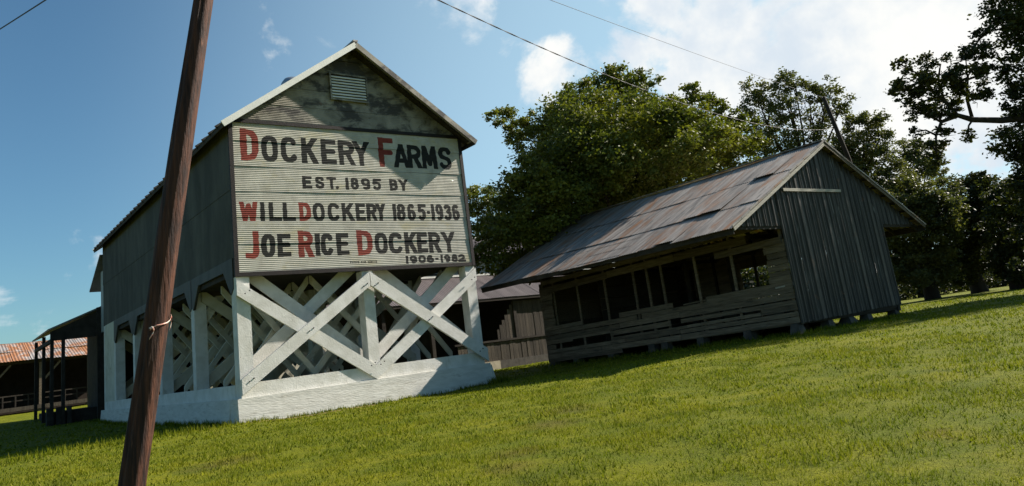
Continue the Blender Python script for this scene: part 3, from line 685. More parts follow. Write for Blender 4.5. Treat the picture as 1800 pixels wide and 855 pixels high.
for y in (1.3, 2.7, 5.6, 7.0, 9.8, 11.2, 14.5):
    for a, b in ((.4, SW/3), (SW/3, SW*2/3), (SW*2/3, SW-.4)):
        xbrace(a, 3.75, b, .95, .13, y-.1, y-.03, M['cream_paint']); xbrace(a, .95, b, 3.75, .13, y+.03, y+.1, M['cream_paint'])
# rear lean-to under the back gable: short wall and a roof falling away
REAR = thing('rear_annex', 'narrow metal annex with a falling roof at the back of the seed house', 'shed', (0, 19.05, 0))
box('wall', REAR, (.06, 19.05, 4.1), (SW-.06, 20.0, 6.95), M['annex_wall'])
box('wall', REAR, (.16, 19.07, .5), (SW-.16, 19.9, 4.098), M['interior'])
board('roof', REAR, (3.9, 19.02, 7.62), (3.9, 21.85, 6.28), SW+.3, .07, (0, .47, 1), M['roof_grey'])
# porch shed behind the seed house on the left
PS = thing('porch_shed', 'dark open porch shed with thin posts jutting out behind the white timbers', 'shed', (-1, 23, .2))
def quad(name, parent, pts, t, m):
    off = Vector(base_of(parent)); o = mesh_obj(name, [Vector(p)-off for p in pts], [(0, 1, 2, 3)], m, parent)
    md = o.modifiers.new('t', 'SOLIDIFY'); md.thickness = t; md.offset = -1; return o
quad('roof', PS, [(-2.05, 20.2, 4.40), (-2.05, 26.6, 4.40), (1.2, 26.6, 5.75), (1.2, 20.2, 5.75)], .07, M['roof_grey'])
prism('front_boarding', PS, [(-1.95, 4.35), (1.2, 5.66), (1.2, 4.0), (-1.95, 3.92)], 'y', 20.3, 20.36, M['dark_wood'])
for x, y in ((-1.9, 20.35), (-1.45, 20.35), (-1.9, 23.3), (-1.9, 26.4), (-1.2, 26.4)):
    box('post', PS, (x-.07, y-.07, g1(x, y)-.2), (x+.07, y+.07, 4.35), M['dark_wood'])
box('beam', PS, (-1.97, 20.28, 3.85), (-1.83, 26.5, 4.02), M['dark_wood'])
box('back_wall', PS, (.45, 20.5, .0), (.6, 26.5, 5.4), M['dark_wood'])
box('side_wall', PS, (-.1, 20.05, .1), (.9, 20.28, 5.3), M['dark_wood'])
box('platform', PS, (-1.8, 20.6, .1), (.4, 26.0, .75), M['dark_wood'])
for k, x in enumerate((-2.0, -1.62, -1.2)):
    box('platform_leg', PS, (x-.09, 20.3, g1(x, 20.3)-.1), (x+.09, 20.6, .95), M['dark_wood'])

# long rusty roofed barn far left
FB = thing('open_barn', 'long open-fronted barn with a rusty corrugated roof far behind on the left', 'barn', (-8, 38, .9))
ye, yr = 38.0, 42.5; ze_, zr_ = 4.22, 5.55
for k in range(34):
    x0 = -26+1.0*k
    corr('roof_sheet', FB, (x0, ye-.4, ze_-.12+random.uniform(-.03, .03)), (1, 0, 0), (0, yr-ye+.4, zr_-ze_+.12), 1.03, 2.5, .18, .015, M['far_rust'], .01)
    corr('roof_sheet', FB, (x0, ye+1.95, ze_+.60+random.uniform(.0, .03)), (1, 0, 0), (0, yr-ye+.4, zr_-ze_+.12), 1.03, 2.52, .18, .015, M['far_rust'], .01)
quad('rear_roof', FB, [(-26, yr, zr_), (-26, yr+5, zr_-1.3), (8, yr+5, zr_-1.3), (8, yr, zr_)], .05, M['far_rust'])
box('back_wall', FB, (-26, 44.0, .6), (8, 44.1, 4.9), M['interior'])
for x in (-26, 8): box('end_wall', FB, (x-.05, 38.2, .6), (x+.05, 47, 4.2), M['interior'])
box('eave_beam', FB, (-26, 38.0, 3.92), (8, 38.16, 4.10), M['dark_wood'])
for k in range(13):
    x = -25.2+2.75*k; box('post', FB, (x-.10, 38.0, .4), (x+.10, 38.2, 3.92), M['grey_board'])
    board('strut', FB, (x, 38.1, 2.6), (x+1.1, 38.1, 3.9), .12, .08, (0, 1, 0), M['grey_board'])
box('floor_beam', FB, (-26, 37.8, 1.02), (8, 38.0, 1.26), M['tan_board'])
for z in (1.62, 1.95): box('rail', FB, (-26, 38.22, z), (8, 38.28, z+.07), M['dark_wood'])
for k in range(50):
    x = -25.6+.68*k; box('baluster', FB, (x-.04, 38.17, 1.26), (x+.04, 38.21, 1.98), M['dark_wood'])
for k in range(13):
    x = -25.2+2.75*k; box('footing', FB, (x-.2, 37.9, .55), (x+.2, 38.2, 1.015), M['pier'])
box('deck', FB, (-26, 38.3, 1.0), (8, 43.9, 1.2), M['interior'])

# long gin building behind, between the seed house and the open shed
AN = thing('annex_building', 'long two-tiered building with purplish metal roofs seen behind the white crossed timbers', 'barn', (19, 18, -.1))
xa, xb = 8.6, 32.0
for k in range(26):
    w_ = (xb-xa)/26; x0 = xa+w_*k
    corr('roof_sheet', AN, (x0, 13.9, 3.74+random.uniform(-.01, .015)), (1, 0, 0), (0, 3.1, 1.66), w_+.02, 3.53, .15, .014, M['annex_roof'], .008)
    corr('upper_roof_sheet', AN, (x0, 16.55, 6.40+random.uniform(-.01, .015)), (1, 0, 0), (0, 3.5, 1.8), w_+.02, 3.95, .15, .014, M['annex_roof'], .008)
quad('rear_roof', AN, [(xa, 20.05, 8.2), (xa, 24, 6.2), (xb, 24, 6.2), (xb, 20.05, 8.2)], .05, M['annex_roof'])
box('ridge_cap', AN, (xa, 19.9, 8.21), (xb, 20.15, 8.28), M['fascia'])
box('flashing', AN, (xa, 16.86, 5.38), (xb, 16.99, 5.50), M['fascia'])
box('upper_wall', AN, (xa, 17.0, 5.2), (xb, 17.1, 6.6), M['annex_wall'])
for k in range(10):
    x = xa+.9+2.25*k
    wdw = box('window', AN, (x, 16.94, 5.56), (x+1.25, 16.995, 6.42), M['dark_trim'])
    for a in range(2):
        box('pane', AN, (x+.06+.59*a, 16.925, 5.62), (x+.6+.59*a, 16.938, 6.36), M['glass'])
box('eave_board', AN, (xa, 13.93, 3.58), (xb, 13.98, 3.72), M['dark_wood'])
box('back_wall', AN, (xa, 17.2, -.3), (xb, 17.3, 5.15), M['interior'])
for x in (xa+.05, xb-.05): prism('end_wall', AN, [(14.2, -.3), (24, -.3), (24, 6.1), (20, 8.1), (17, 6.5), (17, 5.2), (14.2, 3.75)], 'x', x-.05, x+.05, M['annex_wall'])
box('roof_core', AN, (xa+.2, 17.4, 5.2), (xb-.2, 17.45, 6.6), M['interior'])
for k in range(9): x = xa+.4+2.8*k; box('post', AN, (x-.1, 14.15, -.2), (x+.1, 14.35, 3.7), M['dark_wood'])
box('foundation', AN, (15.5, 13.95, -.5), (18.6, 14.25, .32), M['concrete'])
x = 16.0; k = 0
while x < 25:
    w_ = random.uniform(.17, .24); top = 1.32+random.uniform(-.03, .03)
    box('wall_board', AN, (x, 14.06+random.uniform(0, .02), .30), (x+w_-.012, 14.1, top), M['tan_board'])
    if x > 18.6: box('wall_board', AN, (x, 14.2+random.uniform(0, .02), 1.42), (x+w_-.012, 14.24, min(3.5, 1.45+(x-18.4)*1.25)), M['tan_board'])
    x += w_
box('rail', AN, (15.8, 14.0, 1.34), (25, 14.15, 1.44), M['dark_wood'])

box('foundation', AN, (18.61, 14.0, -.5), (25, 14.25, .30), M['pier'])
# ---------------------------------------------------------------- open shed on the right
X0, X1, Y0, Y1 = 11.9, 17.45, -8.96, 1.70
XM, ZR, ZE = 14.66, 5.74, 3.16; OX = 2.52; OYN, OYF = .25, .32
OS = thing('open_sided_shed', 'weathered open-sided shed on low piers, rust-streaked metal roof, ribbed metal gable and broken board wall', 'shed', (XM, -3.6, .3))
def baseL(y): return .34 + (1.7-y)/10.66*.26
rs = (ZR-ZE)/(XM-(X0-OX))
yn, yf = Y0-OYN, Y1+OYF
# roof sheets: three lapped courses a side
for side in (-1, 1):
    ex = X0-OX if side < 0 else X1+OX
    ez = ZE if side < 0 else ZR-(ex-XM)*rs
    sl_ = Vector((XM-ex, 0, ZR-ez)); Ls = sl_.length; sl_.normalize()
    up = Vector((-sl_.z*(1 if sl_.x > 0 else -1), 0, abs(sl_.x)))
    cuts = [0, .30, .655, 1.0]
    ncol = 17; wc = (yf-yn)/ncol
    for c in range(3):
        for k in range(ncol):
            y0 = yn+wc*k
            lift = random.uniform(.0, .02)+.014*(2-c)*0; extra = 0
            if c == 0: extra = random.uniform(-.02, .10)
            sag = -.05*math.sin(math.pi*(k+.5)/ncol)
            s0 = cuts[c]*Ls - (.12 if c else extra); ln = (cuts[c+1]-cuts[c])*Ls + (.12 if c else extra)
            tilt = random.uniform(-.006, .006)
            if side < 0 and ((c == 1 and k in (2, 3)) or (c == 2 and k in (1,)) or (c == 0 and k == 3)): lift += .05
            O = Vector((ex, 0, ez)) + sl_*s0 + up*(.02+.014*c+lift) + Vector((0, 0, sag))
            vdir = (sl_ + up*(-(lift)/ln*.9) + Vector((0, tilt, 0)))
            if side < 0: corr('roof_sheet', OS, O+Vector((0, y0+wc+.03, 0)), (0, -1, 0), vdir, wc+.05, ln, .075, .009, M['roof_rust'], .004)
            else: corr('roof_sheet', OS, O+Vector((0, y0, 0)), (0, 1, 0), vdir, wc+.05, ln, .15, .009, M['roof_rust'], .004)
    # purlins / sheathing and rafters below the sheets
    for k in range(15):
        y = Y0+.03 + (Y1-Y0-.06)*k/14
        a = Vector((ex, y, ez)) + sl_*.06 - up*.12; b = Vector((ex, y, ez)) + sl_*(Ls-.03) - up*.12
        board('rafter', OS, a, b, .13, .05, (0, 1, 0), M['dark_wood'])
    for k in range(11):
        a = Vector((ex, yn+.06, ez)) + sl_*(.06+(Ls-.12)*k/10) - up*.035
        board('purlin', OS, a, a+Vector((0, yf-yn-.12, 0)), .10, .03, up, M['dark_wood'])
    # eave fascia and rake boards
    a = Vector((ex, yn+.02, ez)) - up*.09
    board('fascia_board', OS, a, a+Vector((0, yf-yn-.1, -.0)), .16, .03, (1, 0, 0), M['dark_wood'])
    for y in (yn+.01, yf-.02):
        board('rake_board', OS, Vector((ex, y, ez))-up*.055+sl_*.03, Vector((XM, y, ZR))-up*.055, .09, .03, (0, 1, 0), M['pale_board'] if side < 0 else M['grey_board'])
    # rough metal rake edge pieces catching the light
    n = 12
    for k in range(n):
        a = Vector((ex, yn-.012, ez)) + sl_*(Ls*k/n) + up*(.035+random.uniform(-.012, .012)); b = Vector((ex, yn-.012, ez)) + sl_*(Ls*(k+.97)/n) + up*(.035+random.uniform(-.012, .012))
        board('rake_trim', OS, a, b, .05, .02, (0, 1, 0), M['roof_rust'])
board('ridge_cap', OS, (XM, yn, ZR+.055), (XM, yf, ZR+.055), .22, .03, (0, 0, 1), M['roof_rust'])
# near gable: ribbed metal, each sheet a part; ribs run up
def rooftop(x): return ZR - abs(x-XM)*rs - .06
def ribsheet(x0, x1, zb0, zb1, y, k):
    per_ = .262; n = max(2, int((x1-x0)/per_*8)); vs = []; fs = []; off = Vector(base_of(OS))
    xs = sorted(set(list(np.linspace(x0, x1, n+1)) + ([XM] if x0 < XM < x1 else [])))
    for x in xs:
        ph = ((x-X0)/per_) % 1.0; hh = .038 if ph < .10 or ph > .90 else (.014 if .44 < ph < .56 else 0)
        zb = zb0+(zb1-zb0)*(x-x0)/(x1-x0)
        for z in (zb, rooftop(x)): vs.append(Vector((x, y-hh, z))-off)
    for i in range(len(xs)-1): fs.append((2*i, 2*i+2, 2*i+3, 2*i+1))
    o = mesh_obj('gable_sheet', vs, fs, M['shed_metal'], OS); md = o.modifiers.new('t', 'SOLIDIFY'); md.thickness = .004; md.offset = -1
x = X0-.04; k = 0
while x < X1+.05:
    w_ = min(.655, X1+.06-x)
    ribsheet(x, x+w_-.004, .60+.012*(x-X0)*1.6+random.uniform(-.02, .015), .60+.012*(x+w_-X0)*1.6, Y0-.03-.006*(k % 2), k); x += w_; k += 1
x = X0-OX+.1
while x < X0-.06:
    w_ = min(.6, X0-.045-x); ribsheet(x, x+w_-.004, min(3.22, rooftop(x)-.02), 3.24, Y0-.022-.006*(k % 2), k); x += w_; k += 1
x = X1+.065
while x < X1+OX-.15:
    w_ = min(.6, X1+OX-.12-x); ribsheet(x, x+w_-.004, min(3.24, rooftop(x)-.03), min(3.22, rooftop(x+w_)-.02), Y0-.022-.006*(k % 2), k); x += w_; k += 1
board('batten', OS, (12.22, Y0-.09, 4.245), (15.28, Y0-.09, 4.275), .085, .035, (0, 1, 0), M['pale_board'])
board('girt', OS, (X0, Y0+.03, 3.2), (X1, Y0+.03, 3.2), .15, .05, (0, 1, 0), M['dark_wood'])
board('girt', OS, (X0-OX+.2, Y0+.02, 3.20), (X0, Y0+.02, 3.20), .10, .05, (0, 1, 0), M['dark_wood'])
board('girt', OS, (X1, Y0+.02, 3.20), (X1+OX-.2, Y0+.02, 3.20), .10, .05, (0, 1, 0), M['dark_wood'])
# far gable boarding
for k in range(15):
    z = .45+.185*k
    board('wall_board', OS, (X0, Y1, z), (X1, Y1, z), .19, .025, (0, 1, 0), M['grey_board'])
for k in range(9):
    z = 3.3+.21*k; hw = (ZR-.15-z)/rs
    if hw > .2: board('gable_board', OS, (XM-hw, Y1, z), (XM+hw, Y1, z), .19, .025, (0, 1, 0), M['grey_board'])
# floor
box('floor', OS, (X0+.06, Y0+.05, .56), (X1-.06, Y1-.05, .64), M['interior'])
board('sill_beam', OS, (X0+.09, Y0, baseL(Y0)+.06), (X0+.09, Y1, baseL(Y1)+.10), .18, .12, (1, 0, 0), M['grey_board'])
board('sill_beam', OS, (X1-.09, Y0, .62), (X1-.09, Y1, .55), .18, .12, (1, 0, 0), M['dark_wood'])
board('sill_beam', OS, (X0, Y0+.08, .64), (X1, Y0+.08, .70), .14, .12, (0, 1, 0), M['dark_wood'])
# left long wall: courses of boards with gaps; y runs from near (-8.96) to far (1.7)
def wb(ya, yb, z, h, x=None, m='grey_board', nm='wall_board', dz=0.0):
    x = X0 if x is None else x
    L_ = yb-ya
    pieces = max(1, int(round(L_/3.2))); cutsy = [ya]+sorted(ya+L_*(i+random.uniform(-.2, .2))/pieces for i in range(1, pieces))+[yb]
    for a, b in zip(cutsy[:-1], cutsy[1:]):
        xo = x-random.uniform(.0, .022)
        board(nm, OS, (xo, a+.006, z+baseL(a)-.34+random.uniform(-.012, .012)+dz), (xo, b-.006, z+baseL(b)-.34+random.uniform(-.012, .012)), h-.012, .022, (1, 0, 0), M[m])
H_ = .165
zc = lambda i: .34 + H_*(i+.5)-.34+.34 - .0
rowsz = [.43+H_*i for i in range(8)]   # centres at the far end's datum
wb(-8.96, 1.70, rowsz[0]-.0, H_)
wb(-8.96, 1.70, rowsz[1], H_*.8)
# course 2: missing from -1.75 to 1.3
wb(1.15, 1.70, rowsz[2], H_); wb(-8.96, -7.8, rowsz[2], H_); wb(-7.8, -1.75, rowsz[2]-.045, H_*.62); wb(-2.2, 1.70, rowsz[0]-.14, H_*.9); wb(1.15, 1.7, rowsz[0]-.13, H_)
wb(-8.96, -4.9, rowsz[3]-.02, H_*.8); wb(-4.5, -1.75, rowsz[3]-.03, H_); wb(.2, 1.70, rowsz[3]-.0, H_); wb(-1.75, .3, rowsz[3]+.03, H_*.6)
wb(-8.96, 1.70, rowsz[4], H_*1.08)
wb(-8.96, -3.3, rowsz[5]+.0, H_*1.04); wb(-3.1, 1.70, rowsz[5], H_)
wb(-8.96, -6.0, rowsz[6]-.01, H_); wb(-4.7, -2.3, rowsz[6], H_); wb(-.45, 1.70, rowsz[6], H_*.9); wb(-6.0, -5.1, rowsz[6]-.03, H_*.3)
wb(-8.96, -8.25, rowsz[7]-.02, H_)
# near end stack of boards and far end stack up to the head band
for i in range(8):
    z = 1.62+.165*i
    if i > 0: wb(-8.96, -8.22-random.uniform(0, .12), z-.24, H_)
for i in range(8):
    wb(1.02+random.uniform(-.04, .04), 1.70, 1.55+.165*i, H_)
# head band boards; upper ones darkened in colour for the deep shade under the eave
wb(-7.75, 1.70, 2.84, .24); wb(-8.9, -6.6, 2.60, .20, x=X0-.02); wb(-8.96, 1.5, 3.12, .17, x=X0+.02); wb(-8.96, -1.0, 3.44, .14, x=X0+.04, m='dark_wood')
wb(-7.0, 1.5, 3.60, .2, x=X0+.05, m='dark_wood'); wb(-7.0, 1.5, 3.78, .2, x=X0+.05, m='dark_wood'); wb(-8.9, 1.5, 4.0, .2, x=X0+.05, m='dark_wood')
# studs
for y in (-.37, -1.75, -3.13, -3.75, -4.37, -5.77, -7.09, -8.85, 1.58, .95):
    board('stud', OS, (X0+.07, y, baseL(y)+.1), (X0+.07, y+random.uniform(-.05, .05), 4.15), .09, .05, (0, 1, 0) if False else (1, 0, 0), M['grey_board'])
# right long wall: open band too
for i in range(6): board('wall_board', OS, (X1, Y0, .60+.165*i), (X1, Y1, .54+.165*i), .172, .022, (1, 0, 0), M['grey_board'])
for i in range(7): board('wall_board', OS, (X1, Y0+(2.4 if i < 4 else 0), 2.75+.165*i), (X1, Y1, 2.73+.165*i), .172, .022, (1, 0, 0), M['grey_board'])
for i in range(9): board('wall_board', OS, (X1, -3.4, 1.5+.165*i), (X1, Y1, 1.48+.165*i), .172, .022, (1, 0, 0), M['grey_board'])
board('underfloor_shade_board', OS, (X1-.05, -6.4, .42), (X1-.05, Y1, .28), .42, .03, (1, 0, 0), M['dark_wood'])  # dark board added so the space below the floor reads as shade
board('underfloor_shade_board', OS, (X0+.1, Y1-.05, .30), (X1-.1, Y1-.05, .36), .42, .03, (0, 1, 0), M['dark_wood'])  # same added darkening across the far end
for k in range(12):
    y = Y0+.25+k*.92; board('stud', OS, (X1-.07, y, .6), (X1-.07, y, 4.1), .10, .05, (1, 0, 0), M['dark_wood'])
for k in range(5):
    y = -6.8+k*1.9; board('post', OS, (XM+.2*math.sin(k), y, .6), (XM+.2*math.sin(k), y, 5.3), .12, .12, (1, 0, 0), M['dark_wood'])
for k in range(6):
    y = -7.8+k*1.8; board('tie_beam', OS, (X0+.05, y, 3.15), (X1-.05, y, 3.15), .13, .05, (0, 1, 0), M['dark_wood'])
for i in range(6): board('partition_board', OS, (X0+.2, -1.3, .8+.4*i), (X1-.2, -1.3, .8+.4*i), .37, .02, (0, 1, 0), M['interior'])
# loose pale scrap nailed on the near corner
board('scrap', OS, (X0-.03, -8.72, 1.62), (X0-.03, -8.42, 1.60), .04, .015, (1, 0, 0), M['pale_board'])
# piers
def pier(x, y, zt, w0=.17, w1=.30):
    z0 = g1(x, y)-.15; off = Vector(base_of(OS))
    vs = [Vector((x+s*w, y+t*w, z))-off for (w, z) in ((w1, z0), (w0, zt)) for s, t in ((-1, -1), (1, -1), (1, 1), (-1, 1))]
    mesh_obj('pier', vs, [(3, 2, 1, 0), (4, 5, 6, 7), (0, 1, 5, 4), (1, 2, 6, 5), (2, 3, 7, 6), (3, 0, 4, 7)], M['pier'], OS)
for x in (11.95, 13.45, 14.55, 15.6, 17.3): pier(x, Y0+.18, .60, .11, .19 if x != 14.55 else .32)
for y in (-7.2, -5.5, -4.05, -3.5, -1.6, .2, 1.5):
    pier(X0+.13, y, baseL(y)+.02, .12, .17); pier(X1-.15, y, .5, .12, .17); pier(XM, y, .55, .14, .2)
LOBES = {
 'BIG': [(19.19,2.45,12.88,0.73),(18.70,2.90,12.65,0.68),(19.35,1.88,12.12,0.72),(20.31,1.67,12.44,0.49),(17.38,2.78,12.17,0.53),(16.88,3.28,11.87,0.63),(16.70,4.15,11.60,0.64),(20.12,0.96,10.89,0.74),(20.15,-0.40,10.95,0.51),(20.76,-0.82,10.70,0.56),(21.22,-1.02,10.13,0.56),(21.91,-1.40,9.53,0.56),(22.42,-1.75,9.33,0.46),(22.65,-1.69,8.48,0.46),(15.08,6.12,11.59,0.51),(13.95,5.77,11.36,0.29),(15.46,5.98,11.01,0.65),(14.21,5.64,11.09,0.32),(15.15,4.98,10.76,0.58),(16.34,5.18,11.31,0.60),(15.37,6.19,10.50,0.49),(19.29,2.86,11.17,1.57),(17.13,3.44,10.62,1.32),(19.83,1.39,10.18,1.26),(20.31,-0.05,9.30,1.18),(21.54,-0.84,8.61,1.07),(22.16,-1.15,7.94,0.92),(15.40,5.09,9.70,0.84),(17.42,4.76,9.78,2.06),(20.30,3.87,9.40,2.64),(20.94,1.07,8.23,1.90),(16.50,5.83,8.63,1.41),(16.24,6.51,6.98,1.49),(16.85,4.78,6.74,1.97),(19.63,3.65,7.47,1.76),(14.21,5.97,5.41,1.07),(14.77,4.29,5.09,1.24),(15.08,1.93,5.61,0.83),(13.92,2.34,5.11,0.82),(15.99,7.86,7.56,0.78),(13.23,5.68,4.58,0.60),(13.48,4.23,4.33,0.72),(17.07,0.48,7.39,1.20),(17.97,-1.15,8.22,0.99),(16.60,0.96,9.27,1.08),(22.97,6.71,10.35,2.62),(24.38,4.35,10.07,1.99),(21.05,8.46,9.62,2.47),(22.91,0.82,8.17,1.14),(18.60,0.57,7.34,0.89),(19.04,-1.94,8.92,0.91),(19.12,-2.92,7.99,0.74),(18.27,-1.18,7.49,0.81),(17.48,-1.94,8.68,0.83),(20.83,-2.72,8.01,0.53),(18.52,-2.01,7.39,0.65),(17.74,-1.30,9.40,0.81),(14.17,7.02,6.41,0.63),(17.61,-2.97,7.78,0.90),(16.45,-2.97,7.36,0.87),(16.16,-1.86,7.09,0.67),],
 'BEHIND': [(27.71,27.14,12.89,1.17),(28.97,26.25,12.47,1.26),(27.59,27.73,11.18,1.26),(29.11,26.71,10.50,1.17),(26.49,28.31,12.22,1.35),(28.37,27.64,9.32,1.35),],
 'AIRY': [(34.60,5.27,14.88,0.79),(36.02,4.15,14.83,0.87),(34.93,5.42,13.44,1.16),(35.46,3.77,13.13,1.13),(37.33,3.31,14.10,0.94),(38.23,2.58,14.12,0.94),(39.01,2.24,13.13,0.79),(38.88,3.74,12.85,1.03),(35.99,5.07,11.71,1.44),(37.29,4.24,10.98,1.30),(34.88,6.16,11.02,1.08),(36.58,3.62,15.09,0.58),],
 'MID': [(41.76,2.94,12.16,0.90),(42.64,2.20,12.27,0.83),(43.07,2.19,11.12,0.90),(41.96,3.21,10.68,1.35),(43.18,2.52,9.65,1.13),(41.72,3.88,8.99,1.69),(43.96,2.25,8.44,1.35),(40.92,3.97,10.92,1.13),],
 'SMALL': [(56.76,6.57,12.51,1.03),(58.07,5.67,12.03,1.03),(57.44,6.43,11.14,1.49),(58.85,5.45,10.60,0.84),],
 'ROWA': [(42.40,1.28,7.03,1.37),(43.40,0.49,6.97,1.16),(42.75,1.56,5.06,1.66),(43.92,0.83,4.35,1.62),(43.26,1.78,2.90,1.52),(41.95,2.57,3.80,1.26),(43.23,-0.33,5.75,1.20),(43.46,3.19,2.01,0.92),(41.96,1.70,2.22,1.06),(44.42,1.08,2.08,0.94),(45.45,0.10,7.18,0.96),(45.74,0.34,5.54,1.25),(40.55,1.50,6.87,0.85),(40.75,1.84,5.13,1.06),],
 'ROWB': [(47.72,-0.28,6.75,1.35),(48.75,-1.16,6.95,1.13),(47.63,0.30,4.96,1.58),(47.87,-1.06,4.49,1.55),(48.29,0.28,3.22,1.43),(47.11,1.27,3.05,1.13),(47.74,1.13,1.79,0.90),(49.22,-0.11,1.99,1.05),(48.52,-2.17,6.51,0.88),(48.28,-0.97,7.56,0.75),(47.19,-0.81,5.48,1.25),],
 'ROWC': [(43.16,-4.22,5.74,1.19),(44.20,-5.05,5.73,1.32),(43.08,-3.70,4.16,1.39),(44.40,-4.65,3.79,1.65),(43.66,-3.68,2.48,1.26),(44.98,-4.63,2.11,1.65),(43.02,-3.10,2.26,0.99),(42.95,-4.03,1.13,1.03),],
 'EDGE': [(27.33,-11.50,11.27,1.13),(27.23,-11.03,9.88,0.81),(27.42,-10.82,8.66,0.86),(27.46,-10.54,7.56,0.59),(27.23,-10.00,6.30,0.72),(27.80,-10.17,5.34,0.81),(26.81,-10.99,10.92,0.45),(28.42,-12.14,10.45,1.80),(29.03,-11.98,8.18,2.03),(28.57,-11.07,6.30,1.69),(30.03,-13.30,9.97,2.03),(30.68,-12.91,6.83,2.26),(28.34,-12.77,12.85,2.03),(30.11,-14.23,13.00,2.03),(28.99,-10.82,4.28,1.58),(30.59,-12.10,4.24,2.03),(24.03,-8.20,8.98,0.61),(24.71,-8.56,9.71,0.57),(24.49,-9.12,9.06,0.67),(25.70,-9.74,9.69,0.63),(26.13,-10.15,9.90,0.54),(25.49,-8.71,8.53,0.64),(25.45,-9.69,8.84,0.60),(26.16,-9.67,8.16,0.45),(24.74,-8.39,7.68,0.45),(24.45,-8.34,8.31,0.59),(24.87,-8.52,6.82,0.45),(24.74,-8.04,6.44,0.50),(25.92,-9.07,6.73,0.29),(23.74,-8.20,9.79,0.32),(23.74,-7.89,8.71,0.36),(24.21,-8.03,7.87,0.36),(24.31,-7.90,7.16,0.27),(26.43,-10.14,9.03,0.50),(26.25,-10.44,10.58,0.36),(25.41,-8.96,7.79,0.34),(25.03,-8.11,5.89,0.32),(27.67,-9.70,4.06,0.72),(27.90,-9.47,2.61,0.63),(27.85,-9.09,1.42,0.45),],
}

# ---------------------------------------------------------------- leaning utility pole
UP = thing('utility_pole', 'leaning reddish-brown wooden pole standing in the foreground left of the sign', 'utility pole', (-5.02, -11.93, -.14))
off = Vector(UP.location)
pb, pt = Vector((-4.985, -11.94, -.14)), Vector((-3.90, -12.35, 7.25))
def polemesh():
    n = 46; sides = 40; vs = []; fs = []; ax = (pt-pb).normalized(); a = ax.orthogonal().normalized(); b = ax.cross(a)
    rr = [random.uniform(-1, 1) for _ in range(sides)]
    for i in range(n+1):
        t = i/n; c = pb - ax*.5*(1 if i == 0 else 0) + (pt-pb)*t; r = .127 + (.101-.127)*t
        c = c + a*.012*math.sin(t*9) + b*.01*math.sin(t*6+1)
        for k in range(sides):
            an = 2*math.pi*k/sides
            g = .0035*rr[k] + .0035*math.sin(k*5.1+t*11) + .003*math.sin(an*3+t*5) - (.008 if (k % 9 == int(t*7) % 9) else 0)
            vs.append(c + (a*math.cos(an)+b*math.sin(an))*(r+g) - off)
    for i in range(n):
        for k in range(sides): fs.append((i*sides+k, i*sides+(k+1) % sides, (i+1)*sides+(k+1) % sides, (i+1)*sides+k))
    fs.append(tuple(n*sides+k for k in range(sides)))
    return mesh_obj('shaft', vs, fs, M['pole'], UP, smooth=True)
polemesh()
# scrap of pink marking tape nailed round the pole
Nv = (CAMP - Vector((-4.7, -12.05, 1.65))).normalized(); Nv.z = 0; Nv.normalize(); Sv = Vector((-Nv.y, Nv.x, 0))
if Sv.x < 0: Sv = -Sv
pc = pb + (pt-pb)*((1.66-pb.z)/(pt.z-pb.z))
def onpole(ang, z, r=.129):   # ang 0 faces the camera, + to the right
    c = pb + (pt-pb)*((z-pb.z)/(pt.z-pb.z)); return c + (Nv*math.cos(ang)+Sv*math.sin(ang))*r
def ribbon(path, w, name):
    vs = []; fs = []
    for i, (an, z, r, dw) in enumerate(path):
        p = onpole(an, z, r); vs += [p+Vector((0, 0, w*dw*.75))-UPT, p-Vector((0, 0, w*dw*.75))-UPT]
    for i in range(len(path)-1): fs.append((2*i, 2*i+1, 2*i+3, 2*i+2))
    o = mesh_obj(name, vs, fs, M['ribbon'], TP_, smooth=True); md = o.modifiers.new('t', 'SOLIDIFY'); md.thickness = .002; return o
TP_ = thing('marking_tape', 'torn pinkish marking tape tied round the leaning pole', 'tape', tuple(onpole(0, 1.66)))
UPT = Vector(TP_.location)
ribbon([(-.15, 1.640, 0.137, 1), (.1, 1.655, 0.139, .8), (.5, 1.662, 0.137, .9), (.9, 1.675, 0.135, 1), (1.25, 1.70, 0.137, .9), (1.5, 1.735, 0.137, 1)], .010, 'band')
ribbon([(1.25, 1.76, 0.139, .5), (1.45, 1.73, 0.145, 1), (1.55, 1.69, 0.147, .9), (1.50, 1.64, 0.143, 1.2), (1.35, 1.595, 0.139, .6)], .012, 'tail')
ribbon([(-.35, 1.62, 0.145, 1.3), (-.25, 1.635, 0.155, 1.5), (-.12, 1.63, 0.157, 1.2), (-.05, 1.60, 0.152, .9)], .014, 'knot')
ribbon([(-.06, 1.62, 0.147, 1), (-.10, 1.58, 0.145, .9), (-.22, 1.545, 0.143, 1.0), (-.30, 1.52, 0.141, .8)], .013, 'tail')
vs, fs = tube([onpole(-.3, 1.63, .135), onpole(-.3, 1.632, .185)], [.006, .006], 6)
o = mesh_obj('nail', [Vector(v)-UPT for v in vs], fs, M['nail'], TP_)

# distant service pole behind the shed roof
FP = thing('service_pole', 'dark distant service pole rising behind the ridge of the open shed', 'utility pole', (26.6, -4.05, .45))
vs, fs = tube([(26.95, -4.08, .2), (26.05, -4.05, 7.19), (25.06, -4.06, 10.05)], [.12, .10, .085], 10)
mesh_obj('shaft', [Vector(v)-Vector(FP.location) for v in vs], fs, M['bark'], FP, smooth=True)
vs, fs = tube([(25.02, -4.25, 9.9), (25.02, -4.3, 9.9), (25.0, -4.32, 10.02)], [.03, .04, .03], 8)
mesh_obj('insulator', [Vector(v)-Vector(FP.location) for v in vs], fs, M['galv'], FP)
